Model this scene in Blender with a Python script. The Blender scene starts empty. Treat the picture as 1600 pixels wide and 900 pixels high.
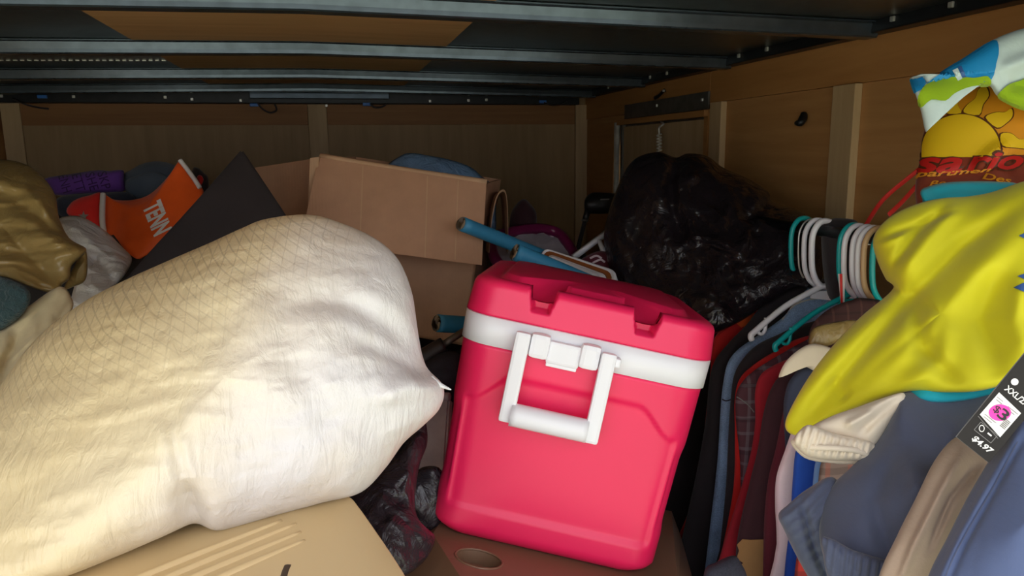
import bpy, bmesh, math, random
from mathutils import Vector, Matrix, noise
from mathutils.bvhtree import BVHTree

random.seed(7)
scene = bpy.context.scene
COL = scene.collection

# ------------------------------------------------------------------ camera
FPX = 1155.0
PITCH = math.atan(212.2 / FPX)
YAW = math.atan(281.6 / FPX * math.cos(PITCH))
ROLL = math.radians(0.65)
CAM = Vector((0, 0, 1.67))
cam_data = bpy.data.cameras.new('camera')
cam_data.sensor_width = 36
cam_data.lens = 36 * FPX / 1600
cam_data.clip_start = 0.02
cam = bpy.data.objects.new('camera', cam_data)
COL.objects.link(cam)
_r = Vector((math.cos(YAW), -math.sin(YAW), 0))
FV = Vector((math.sin(YAW) * math.cos(PITCH), math.cos(YAW) * math.cos(PITCH), -math.sin(PITCH)))
_u = _r.cross(FV)
RV = _r * math.cos(ROLL) - _u * math.sin(ROLL)      # image right, image up
UV = _r * math.sin(ROLL) + _u * math.cos(ROLL)
_m = Matrix((RV, UV, -FV)).transposed()
cam.location = CAM
cam.rotation_euler = _m.to_euler()
scene.camera = cam

# ------------------------------------------------------------------ sky, sun, exposure
world = bpy.data.worlds.new('sky')
scene.world = world
world.use_nodes = True
nt = world.node_tree
sky = nt.nodes.new('ShaderNodeTexSky')
sky.sky_type = 'NISHITA'
sky.sun_disc = False
sky.sun_elevation = math.radians(66)
sky.sun_rotation = math.radians(160)
sky.air_density = 1.0
sky.dust_density = 4.0
# thin bright cloud cover over the blue
haze = nt.nodes.new('ShaderNodeMix')
haze.data_type = 'RGBA'
haze.inputs[0].default_value = 0.72
haze.inputs[7].default_value = (6.0, 6.0, 6.2, 1)
bg = nt.nodes['Background']
nt.links.new(sky.outputs[0], haze.inputs[6])
nt.links.new(haze.outputs[2], bg.inputs[0])
bg.inputs[1].default_value = 0.33
sun_data = bpy.data.lights.new('sun', 'SUN')
sun_data.energy = 6.0
sun_data.angle = math.radians(1.5)
sun_data.color = (1.0, 0.94, 0.84)
sun = bpy.data.objects.new('sun', sun_data)
COL.objects.link(sun)
sun.location = (2, -6, 9)
# high sun behind the open rear end: it lights the ground outside, the load only gets sky and bounce
sun.rotation_euler = (math.radians(24), 0, math.radians(20))
vs = scene.view_settings
vs.view_transform = 'Standard'
vs.look = 'None'
vs.gamma = 1
vs.use_curve_mapping = False
vs.exposure = 0.38

# ------------------------------------------------------------------ pixel helpers (1600 x 900 frame)

def ray(x, y):
    return FV + RV * ((x - 800) / FPX) + UV * ((450 - y) / FPX)


def W(x, y, d):
    return CAM + ray(x, y) * d


def onY(x, y, Y):
    v = ray(x, y)
    return CAM + v * (Y / v.y)


def onX(x, y, X):
    v = ray(x, y)
    return CAM + v * (X / v.x)


def onZ(x, y, Z):
    v = ray(x, y)
    return CAM + v * ((Z - CAM.z) / v.z)


# ------------------------------------------------------------------ materials
def lin(c):
    return tuple((v / 12.92 if v <= 0.04045 else ((v + 0.055) / 1.055) ** 2.4) for v in c)


def hexc(r, g, b):
    return lin((r / 255, g / 255, b / 255)) + (1,)


class NT:
    def __init__(self, name):
        self.m = bpy.data.materials.new(name)
        self.m.use_nodes = True
        self.t = self.m.node_tree
        self.b = self.t.nodes['Principled BSDF']
        self.tc = None

    def n(self, kind, **kw):
        nd = self.t.nodes.new('ShaderNode' + kind)
        for k, v in kw.items():
            if k in nd.inputs:
                nd.inputs[k].default_value = v
            else:
                setattr(nd, k, v)
        return nd

    def l(self, a, b):
        self.t.links.new(a, b)

    def coord(self, scale=(1, 1, 1), rot=(0, 0, 0), loc=(0, 0, 0)):
        if not self.tc:
            self.tc = self.n('TexCoord')
        mp = self.n('Mapping')
        mp.inputs['Scale'].default_value = scale
        mp.inputs['Rotation'].default_value = rot
        mp.inputs['Location'].default_value = loc
        self.l(self.tc.outputs['Object'], mp.inputs['Vector'])
        return mp.outputs[0]

    def noise(self, vec, scale, detail=3, rough=0.5, dist=0.0):
        nd = self.n('TexNoise', Scale=scale, Detail=detail, Roughness=rough, Distortion=dist)
        self.l(vec, nd.inputs['Vector'])
        return nd.outputs['Fac']

    def ramp(self, fac, stops, interp='LINEAR'):
        r = self.n('ValToRGB')
        r.color_ramp.interpolation = interp
        els = r.color_ramp.elements
        while len(els) < len(stops):
            els.new(0.5)
        for e, (p, c) in zip(els, stops):
            e.position = p
            e.color = c
        self.l(fac, r.inputs[0])
        return r.outputs[0]

    def math(self, op, a, b=None):
        nd = self.n('Math', operation=op)
        for i, v in enumerate((a, b)):
            if v is None:
                continue
            if isinstance(v, (int, float)):
                nd.inputs[i].default_value = v
            else:
                self.l(v, nd.inputs[i])
        return nd.outputs[0]

    def mix(self, fac, a, b):
        nd = self.n('Mix', data_type='RGBA')
        if isinstance(fac, (int, float)):
            nd.inputs[0].default_value = fac
        else:
            self.l(fac, nd.inputs[0])
        for i, v in ((6, a), (7, b)):
            if isinstance(v, tuple):
                nd.inputs[i].default_value = v
            else:
                self.l(v, nd.inputs[i])
        return nd.outputs[2]

    def bump(self, h, strength=0.3, dist=0.01, prev=None):
        nd = self.n('Bump', Strength=strength, Distance=dist)
        self.l(h, nd.inputs['Height'])
        if prev:
            self.l(prev, nd.inputs['Normal'])
        self.l(nd.outputs[0], self.b.inputs['Normal'])
        return nd.outputs[0]

    def col(self, c):
        if isinstance(c, tuple):
            self.b.inputs['Base Color'].default_value = c
        else:
            self.l(c, self.b.inputs['Base Color'])

    def set(self, **kw):
        for k, v in kw.items():
            self.b.inputs[k.replace('_', ' ')].default_value = v
        return self


def dim(c, k):
    return (c[0] * k, c[1] * k, c[2] * k, 1)


def cloth(name, c, var=0.25, weave=900, rough=0.9, wr=14, wrs=0.25):
    t = NT(name)
    v = t.coord()
    t.col(t.ramp(t.noise(v, 9, 4), [(0.3, dim(c, 1 - var)), (0.7, dim(c, 1 + var * 0.4))]))
    t.set(Roughness=rough)
    t.b.inputs['Sheen Weight'].default_value = 0.15
    p = t.bump(t.noise(v, wr, 4, 0.55, 0.6), wrs, 0.012)
    t.bump(t.noise(v, weave, 1), 0.12, 0.001, p)
    return t.m


def plastic(name, c, rough=0.4, grain=350, gs=0.06):
    t = NT(name)
    t.col(c)
    t.set(Roughness=rough)
    t.bump(t.noise(t.coord(), grain, 2), gs, 0.001)
    return t.m


def metal(name, c, rough=0.35, metallic=0.9):
    t = NT(name)
    t.set(Roughness=rough, Metallic=metallic)
    v = t.coord()
    t.col(t.ramp(t.noise(v, 30, 4), [(0.35, dim(c, 0.75)), (0.65, c)]))
    return t.m


def wood(name, c1, c2, axis='z', fine=55, blot=4):
    t = NT(name)
    s = {'z': (fine, fine, 2.2), 'x': (2.2, fine, fine), 'y': (fine, 2.2, fine)}[axis]
    g = t.noise(t.coord(scale=s), 1.0, 5, 0.62, 0.25)
    s2 = {'z': (1, 1, 0.18), 'x': (0.18, 1, 1), 'y': (1, 0.18, 1)}[axis]
    b = t.noise(t.coord(scale=s2), blot, 4, 0.6, 1.4)
    f = t.math('ADD', t.math('MULTIPLY', g, 0.55), t.math('MULTIPLY', b, 0.45))
    t.col(t.ramp(f, [(0.34, c1), (0.66, c2)]))
    t.set(Roughness=0.6)
    t.bump(g, 0.06, 0.002)
    return t.m


def film(name, c, rough=0.22, sc=16, strength=0.7, alpha=1.0, trans=0.0):
    """crumpled thin plastic film"""
    t = NT(name)
    v = t.coord()
    w = t.n('TexNoise', Scale=5.0, Detail=3.0)
    t.l(v, w.inputs['Vector'])
    mx = t.n('VectorMath', operation='MULTIPLY_ADD')
    t.l(w.outputs['Color'], mx.inputs[0])
    mx.inputs[1].default_value = (0.25, 0.25, 0.25)
    t.l(v, mx.inputs[2])
    vo = t.n('TexVoronoi', feature='DISTANCE_TO_EDGE', Scale=sc)
    t.l(mx.outputs[0], vo.inputs['Vector'])
    h = t.math('ADD', t.math('MULTIPLY', t.math('MINIMUM', vo.outputs['Distance'], 0.25), 1.6), t.noise(mx.outputs[0], sc * 1.5, 5, 0.6, 1.2))
    t.col(t.ramp(t.noise(v, 6, 3), [(0.35, dim(c, 0.8)), (0.65, c)]))
    t.set(Roughness=rough)
    t.b.inputs['Transmission Weight'].default_value = trans
    t.b.inputs['Alpha'].default_value = alpha
    t.bump(h, strength, 0.012)
    return t.m


def stripes_mat(name, base, cols, rough=0.9, weave=700):
    """plaid: bands of colour along two object axes; cols = [(scale, lo, hi, colour, axis)]"""
    t = NT(name)
    c = base
    for sc, lo, hi, colr, ax in cols:
        v = t.coord(scale=(sc, sc, sc))
        sep = t.n('SeparateXYZ')
        t.l(v, sep.inputs[0])
        fr = t.math('FRACT', sep.outputs[ax])
        f = t.math('MULTIPLY', t.math('GREATER_THAN', fr, lo), t.math('LESS_THAN', fr, hi))
        c = t.mix(t.math('MULTIPLY', f, 0.4), c, colr)
    t.col(c)
    t.set(Roughness=rough)
    t.bump(t.noise(t.coord(), 14, 4, 0.5, 0.6), 0.25, 0.012)
    return t.m


def denim(name, c):
    t = NT(name)
    v = t.coord()
    f = t.math('ADD', t.math('MULTIPLY', t.noise(v, 480, 2), 0.5), t.math('MULTIPLY', t.noise(v, 14, 4), 0.5))
    t.col(t.ramp(f, [(0.32, dim(c, 0.55)), (0.68, dim(c, 1.35))]))
    t.set(Roughness=0.9)
    p = t.bump(t.noise(v, 20, 4, 0.5, 0.5), 0.3, 0.01)
    t.bump(t.noise(v, 700, 1), 0.15, 0.001, p)
    return t.m


def card(name, c):
    t = NT(name)
    v = t.coord()
    t.col(t.ramp(t.noise(v, 12, 5, 0.6), [(0.3, dim(c, 0.86)), (0.7, c)]))
    wv = t.n('TexWave', Scale=38.0, Distortion=0.4)
    t.l(v, wv.inputs['Vector'])
    t.bump(wv.outputs['Fac'], 0.07, 0.004)
    t.set(Roughness=0.85)
    return t.m


M = {}
M['ply_front'] = wood('ply_front', hexc(150, 122, 84), hexc(172, 142, 102), 'z', 26)
M['ply_side'] = wood('ply_side', hexc(168, 120, 70), hexc(194, 146, 92), 'y', 30)
M['header'] = wood('header_wood', hexc(136, 92, 52), hexc(160, 112, 66), 'x')
M['header_side'] = wood('header_side_wood', hexc(164, 114, 62), hexc(190, 138, 82), 'y', 24)
M['batten'] = wood('batten_wood', hexc(176, 148, 108), hexc(200, 172, 132), 'z', 30)
M['ceil_wood'] = wood('ceiling_wood', hexc(186, 142, 94), hexc(210, 166, 116), 'x', 30)
M['floor'] = wood('floor_wood', hexc(70, 55, 40), hexc(95, 76, 55), 'y')
M['roof_metal'] = metal('roof_metal', hexc(96, 106, 110), 0.3, 0.75)
M['beam_metal'] = metal('beam_metal', hexc(84, 96, 108), 0.26, 0.7)
M['rail_black'] = metal('rail_black', hexc(38, 40, 44), 0.4, 0.5)
M['chrome'] = metal('chrome', hexc(225, 225, 220), 0.3, 0.7)
M['alu'] = metal('aluminium', hexc(235, 232, 220), 0.35, 0.25)
M['plate'] = metal('plate_metal', hexc(120, 118, 112), 0.45, 0.7)
def ground_mat():
    t = NT('dry_grass_ground')
    v = t.coord()
    t.col(t.ramp(t.noise(v, 0.7, 6, 0.6), [(0.38, hexc(118, 138, 92)), (0.55, hexc(186, 184, 170))]))
    t.set(Roughness=1.0)
    return t.m


M['grass'] = ground_mat()
M['heap'] = cloth('heap_fabric', hexc(52, 46, 48), 0.5, 500)
M['black'] = cloth('black_cloth', hexc(42, 35, 38), 0.3)
M['trash'] = film('black_bag_film', hexc(36, 30, 34), 0.18, 9, 0.75)
M['darkfilm'] = film('dark_film', hexc(44, 38, 44), 0.25, 12, 0.8)
M['cardboard'] = card('cardboard', hexc(204, 158, 126))
M['cardedge'] = card('cardboard_edge', hexc(214, 174, 138))
M['red_plastic'] = plastic('red_cooler_plastic', hexc(240, 34, 92), 0.38)
M['white_plastic'] = plastic('white_plastic', hexc(238, 238, 244), 0.35)
M['teal_plastic'] = plastic('teal_plastic', hexc(20, 168, 168), 0.3)
M['tan_hanger'] = plastic('tan_hanger_plastic', hexc(212, 176, 130), 0.35)
M['tan_plastic'] = plastic('tan_plastic', hexc(216, 190, 142), 0.5)
M['brown_plastic'] = plastic('brown_plastic', hexc(124, 96, 74), 0.42)
M['teal_foam'] = plastic('teal_foam', hexc(62, 146, 190), 0.5, 200, 0.15)
M['foam_core'] = cloth('foam_core', hexc(170, 150, 122), 0.5, 250)
M['yellow'] = cloth('yellow_jersey', hexc(216, 208, 10), 0.06, 1100, 0.75, 8, 0.12)
M['aqua'] = cloth('aqua_jersey', hexc(10, 168, 184), 0.1, 1100, 0.8)
M['orange'] = cloth('orange_nylon', hexc(252, 98, 18), 0.12, 600, 0.6)
M['red'] = cloth('red_cloth', hexc(206, 30, 24), 0.15)
M['white_cloth'] = cloth('white_cloth', hexc(225, 222, 222), 0.08)
M['white_film'] = film('white_film', hexc(240, 241, 244), 0.4, 9, 0.7)
M['olive_film'] = film('olive_film', hexc(158, 134, 82), 0.28, 7, 0.45)
M['beige'] = cloth('beige_cloth', hexc(206, 190, 150), 0.1)
M['khaki'] = cloth('khaki_cloth', hexc(170, 148, 128), 0.1)
M['cream'] = cloth('cream_cloth', hexc(222, 208, 186), 0.08)
M['teal_knit'] = cloth('teal_knit', hexc(44, 68, 72), 0.5, 260, 0.95, 110, 0.9)
M['purple'] = cloth('purple_towel', hexc(104, 58, 150), 0.2)
M['purple_ink'] = cloth('purple_ink', hexc(58, 28, 84), 0.1)
M['slate'] = cloth('slate_cloth', hexc(86, 100, 118), 0.2)
M['navy'] = cloth('navy_cloth', hexc(48, 54, 74), 0.25)
M['navy_pants'] = cloth('navy_twill', hexc(74, 80, 102), 0.12, 800)
M['blue_pants'] = cloth('blue_twill', hexc(82, 96, 132), 0.14, 800)
M['maroon'] = cloth('maroon_cloth', hexc(96, 26, 42), 0.25)
M['dark_maroon'] = cloth('dark_maroon_cloth', hexc(62, 28, 36), 0.25)
M['crimson'] = cloth('crimson_cloth', hexc(158, 18, 36), 0.2)
M['tan_cloth'] = cloth('tan_cloth', hexc(170, 128, 80), 0.15)
M['pinkwhite'] = cloth('pale_knit', hexc(222, 200, 208), 0.08, 400)
M['royal'] = cloth('royal_cloth', hexc(22, 74, 176), 0.2)
M['skyblue'] = cloth('sky_cloth', hexc(112, 150, 206), 0.15)
M['denim'] = denim('denim', hexc(140, 170, 204))
M['denim_dark'] = denim('denim_dark', hexc(44, 44, 58))
M['thread'] = cloth('pale_thread', hexc(190, 190, 180), 0.1)
M['plaid'] = stripes_mat('maroon_plaid', hexc(88, 52, 60), [(30, 0.1, 0.3, hexc(130, 122, 128), 2), (30, 0.1, 0.3, hexc(130, 122, 128), 0), (14, 0.5, 0.62, hexc(46, 24, 34), 2), (14, 0.5, 0.62, hexc(46, 24, 34), 0)])
M['brown_plaid'] = stripes_mat('brown_plaid', hexc(72, 44, 42), [(34, 0.1, 0.25, hexc(44, 32, 30), 2), (34, 0.1, 0.25, hexc(110, 74, 66), 0)])
M['red_plaid'] = stripes_mat('red_plaid', hexc(160, 40, 30), [(34, 0.1, 0.5, hexc(40, 18, 18), 2), (34, 0.1, 0.5, hexc(40, 18, 18), 0)])
M['grey_plaid'] = stripes_mat('grey_plaid', hexc(120, 100, 92), [(26, 0.1, 0.4, hexc(60, 48, 46), 2), (26, 0.2, 0.4, hexc(150, 70, 50), 0)])
M['magenta'] = plastic('magenta_plastic', hexc(112, 24, 72), 0.28)
M['speckle'] = cloth('speckled_lining', hexc(176, 166, 176), 0.35, 90)
M['brown_paint'] = plastic('brown_paint', hexc(150, 84, 40), 0.4)
M['blue_film'] = film('blue_film', hexc(120, 156, 196), 0.25, 12, 0.8)
M['ink_black'] = plastic('ink_black', hexc(22, 20, 20), 0.5)
M['ink_grey'] = plastic('ink_grey', hexc(120, 118, 116), 0.6)
M['ink_white'] = plastic('ink_white', hexc(236, 234, 230), 0.6)
M['pink_sticker'] = plastic('pink_sticker', hexc(255, 60, 176), 0.5)
M['tag_black'] = plastic('tag_black', hexc(34, 31, 29), 0.8)
M['sun_yellow'] = plastic('print_yellow', hexc(238, 196, 20), 0.6)
M['sun_orange'] = plastic('print_orange', hexc(226, 150, 24), 0.6)
M['print_red'] = plastic('print_red', hexc(196, 24, 16), 0.6)
M['print_brown'] = plastic('print_brown', hexc(92, 44, 12), 0.6)
M['print_rust'] = cloth('print_rust', hexc(150, 58, 26), 0.4, 60)
M['print_blue'] = plastic('print_blue', hexc(20, 140, 204), 0.6)
M['print_lime'] = cloth('print_lime', hexc(158, 196, 20), 0.25, 90)
M['pale_cloth'] = cloth('pale_blue_cloth', hexc(206, 226, 226), 0.06)
M['strap_red'] = cloth('red_webbing', hexc(206, 24, 22), 0.1, 500, 0.6)
M['dark_rubber'] = plastic('dark_rubber', hexc(44, 38, 42), 0.5)
M['clip_blue'] = plastic('blue_connector', hexc(50, 120, 210), 0.4)
M['hole_dark'] = plastic('slot_dark', hexc(70, 52, 36), 0.7)
M['bluegrey_print'] = plastic('print_slate_blue', hexc(60, 96, 160), 0.6)


def comforter_mat():
    t = NT('comforter_in_film')
    v = t.coord()
    wn = t.n('TexNoise', Scale=3.0, Detail=2.0)
    t.l(v, wn.inputs['Vector'])
    mx = t.n('VectorMath', operation='MULTIPLY_ADD')
    t.l(wn.outputs['Color'], mx.inputs[0])
    mx.inputs[1].default_value = (0.05, 0.05, 0.05)
    t.l(v, mx.inputs[2])
    sep = t.n('SeparateXYZ')
    t.l(mx.outputs[0], sep.inputs[0])
    # cream filling shows left and on top, white film stands off at the right end
    s = t.math('ADD', t.math('MULTIPLY', sep.outputs[0], 1.0), t.math('MULTIPLY', sep.outputs[2], -0.62))
    s = t.math('ADD', s, t.math('MULTIPLY', t.noise(v, 7, 4), 0.10))
    base = t.ramp(t.math('ADD', s, 0.5), [(0.34, hexc(218, 200, 158)), (0.42, hexc(226, 212, 178)), (0.49, hexc(226, 218, 206)), (0.58, hexc(222, 219, 219))])
    blot = t.noise(v, 6, 3, 0.5, 0.5)
    base = t.mix(t.math('MULTIPLY', t.math('MAXIMUM', t.math('SUBTRACT', blot, 0.5), 0.0), 1.0), base, hexc(206, 178, 110))
    # thin printed grid of the cover, only on the upper part
    def lines(vec, sc, w):
        sx = t.n('SeparateXYZ')
        t.l(vec, sx.inputs[0])
        fr = t.math('FRACT', t.math('MULTIPLY', sx.outputs[0], sc))
        return t.math('LESS_THAN', fr, w)
    def rotv(ang):
        vr = t.n('VectorRotate', rotation_type='Y_AXIS')
        vr.inputs['Angle'].default_value = ang
        t.l(mx.outputs[0], vr.inputs['Vector'])
        return vr.outputs[0]
    g = t.math('MAXIMUM', lines(rotv(math.radians(62)), 105, 0.16), lines(rotv(math.radians(-8)), 66, 0.09))
    mask = t.ramp(t.math('ADD', t.math('ADD', t.math('MULTIPLY', sep.outputs[2], 1.0), t.math('MULTIPLY', sep.outputs[0], -0.45)), 0.0), [(0.22, (0, 0, 0, 1)), (0.34, (1, 1, 1, 1))])
    g = t.math('MULTIPLY', t.math('MULTIPLY', g, mask), 0.30)
    t.col(t.mix(g, base, hexc(110, 92, 78)))
    t.set(Roughness=0.42)
    t.b.inputs['Subsurface Weight'].default_value = 0.0
    st = t.n('Mapping')
    st.inputs['Rotation'].default_value = (0, math.radians(-25), 0)
    st.inputs['Scale'].default_value = (60, 30, 14)
    t.l(mx.outputs[0], st.inputs['Vector'])
    p = t.bump(t.noise(st.outputs[0], 1.0, 4, 0.6, 0.8), 0.42, 0.008)
    t.bump(t.noise(mx.outputs[0], 70, 3, 0.6, 1.0), 0.18, 0.005, p)
    return t.m


M['comforter'] = comforter_mat()


# ------------------------------------------------------------------ mesh helpers (all build in world coordinates)
def mk(name, verts, faces, mat, smooth=True):
    me = bpy.data.meshes.new(name)
    me.from_pydata([tuple(v) for v in verts], [], faces)
    me.materials.append(M[mat] if isinstance(mat, str) else mat)
    bm = bmesh.new()
    bm.from_mesh(me)
    bmesh.ops.recalc_face_normals(bm, faces=bm.faces)
    bm.to_mesh(me)
    bm.free()
    if smooth:
        me.polygons.foreach_set('use_smooth', [True] * len(me.polygons))
    o = bpy.data.objects.new(name, me)
    COL.objects.link(o)
    return o


def bounds(objs):
    vs_ = [v.co for o in objs for v in o.data.vertices]
    lo = Vector([min(v[i] for v in vs_) for i in range(3)])
    hi = Vector([max(v[i] for v in vs_) for i in range(3)])
    return lo, hi


def shift(o, b):
    o.data.transform(Matrix.Translation(-b))


def props(o, label, cat, group=None, kind=None):
    if label:
        o['label'] = label
    if cat:
        o['category'] = cat
    if group:
        o['group'] = group
    if kind:
        o['kind'] = kind


def single(o, label, cat, group=None, kind=None):
    lo, hi = bounds([o])
    b = Vector(((lo.x + hi.x) / 2, (lo.y + hi.y) / 2, lo.z))
    shift(o, b)
    o.location = b
    props(o, label, cat, group, kind)
    return o


def thing(name, label, cat, parts, group=None):
    """parts: list of objects or (object, [sub objects])"""
    flat = []
    for p in parts:
        if isinstance(p, tuple):
            flat += [p[0]] + p[1]
        else:
            flat.append(p)
    lo, hi = bounds(flat)
    b = Vector(((lo.x + hi.x) / 2, (lo.y + hi.y) / 2, lo.z))
    e = bpy.data.objects.new(name, None)
    COL.objects.link(e)
    e.location = b
    e.empty_display_size = 0.05
    for o in flat:
        shift(o, b)
    for p in parts:
        if isinstance(p, tuple):
            p[0].parent = e
            for s in p[1]:
                s.parent = p[0]
        else:
            p.parent = e
    props(e, label, cat, group)
    return e


def structure(o, subs=()):
    o['kind'] = 'structure'
    for s in subs:
        s.parent = o
    return o


def box(name, lo, hi, mat, bev=0.0, rot=None):
    lo, hi = Vector(lo), Vector(hi)
    bm = bmesh.new()
    bmesh.ops.create_cube(bm, size=1)
    c, s = (lo + hi) / 2, hi - lo
    for v in bm.verts:
        v.co = Vector((v.co.x * s.x, v.co.y * s.y, v.co.z * s.z))
    if bev:
        bmesh.ops.bevel(bm, geom=list(bm.edges), offset=bev, segments=2, affect='EDGES', profile=0.6)
    for v in bm.verts:
        v.co = (rot @ v.co if rot else v.co) + c
    me = bpy.data.meshes.new(name)
    bm.to_mesh(me)
    bm.free()
    me.materials.append(M[mat])
    o = bpy.data.objects.new(name, me)
    COL.objects.link(o)
    return o


def slab(name, quad, thick, mat, bev=0.0, direction=None, sub=0, warp=0.0):
    """board from 4 world points (in order), thickness along direction (default: away from camera)"""
    q = [Vector(p) for p in quad]
    n = (q[1] - q[0]).cross(q[3] - q[0]).normalized()
    dvec = direction if direction else (n if n.dot(q[0] - CAM) > 0 else -n)
    bm = bmesh.new()
    a = [bm.verts.new(p) for p in q]
    b = [bm.verts.new(p + dvec * thick) for p in q]
    bm.faces.new(a)
    bm.faces.new(b[::-1])
    for i in range(4):
        j = (i + 1) % 4
        bm.faces.new((a[i], b[i], b[j], a[j]))
    bmesh.ops.recalc_face_normals(bm, faces=bm.faces)
    if sub:
        bmesh.ops.subdivide_edges(bm, edges=[e for e in bm.edges if e.calc_length() > thick * 2], cuts=sub, use_grid_fill=True)
        for v in bm.verts:
            v.co += dvec * noise.noise(v.co * 5) * warp
    if bev:
        bmesh.ops.bevel(bm, geom=[e for e in bm.edges if e.calc_face_angle(0) > 0.5], offset=bev, segments=2, affect='EDGES')
    me = bpy.data.meshes.new(name)
    bm.to_mesh(me)
    bm.free()
    me.materials.append(M[mat])
    o = bpy.data.objects.new(name, me)
    COL.objects.link(o)
    return o


def crom(pts, n, closed=False):
    """Catmull-Rom through tuples/vectors, n samples per span"""
    out = []
    k = len(pts)
    P = [Vector(p) for p in pts]
    rng = k if closed else k - 1
    for i in range(rng):
        if closed:
            a, b, c, d = P[(i - 1) % k], P[i], P[(i + 1) % k], P[(i + 2) % k]
        else:
            a, b, c, d = P[max(i - 1, 0)], P[i], P[i + 1], P[min(i + 2, k - 1)]
        for j in range(n):
            t = j / n
            out.append(0.5 * ((2 * b) + (c - a) * t + (2 * a - 5 * b + 4 * c - d) * t * t + (3 * b - a - 3 * c + d) * t ** 3))
    if not closed:
        out.append(P[-1])
    return out


def tube(name, pts, r, mat, seg=10, sm=6, closed=False, flat=None):
    """tube along points; r a number or list per control point; flat=(vec, k) squashes the section"""
    P = crom(pts, sm, closed) if sm > 1 else [Vector(p) for p in pts]
    n = len(P)
    rs = [r] * n if not isinstance(r, (list, tuple)) else None
    if rs is None:
        rs = []
        for i in range(n):
            f = i / max(n - 1, 1) * (len(r) - 1)
            a = int(min(f, len(r) - 2))
            rs.append(r[a] + (r[a + 1] - r[a]) * (f - a))
    verts, faces = [], []
    up = None
    for i in range(n):
        tg = (P[(i + 1) % n] - P[i - 1]) if (closed or 0 < i < n - 1) else (P[1] - P[0] if i == 0 else P[-1] - P[-2])
        tg.normalize()
        if up is None:
            up = tg.orthogonal().normalized() if flat is None else flat[0].normalized()
        up = (up - tg * up.dot(tg)).normalized()
        sd = tg.cross(up)
        for s in range(seg):
            a = 2 * math.pi * s / seg
            verts.append(P[i] + (up * math.cos(a) * (flat[1] if flat else 1) + sd * math.sin(a)) * rs[i])
    for i in range(n if closed else n - 1):
        for s in range(seg):
            a, b = i * seg + s, i * seg + (s + 1) % seg
            c, d = ((i + 1) % n) * seg + (s + 1) % seg, ((i + 1) % n) * seg + s
            faces.append((a, b, c, d))
    if not closed:
        faces.append(tuple(range(seg - 1, -1, -1)))
        faces.append(tuple((n - 1) * seg + s for s in range(seg)))
    return mk(name, verts, faces, mat)


def seg_dist(p, a, b):
    ab = b - a
    t = max(0, min(1, (p - a).dot(ab) / max(ab.length_squared, 1e-9)))
    return (p - (a + ab * t)).length, t


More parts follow.
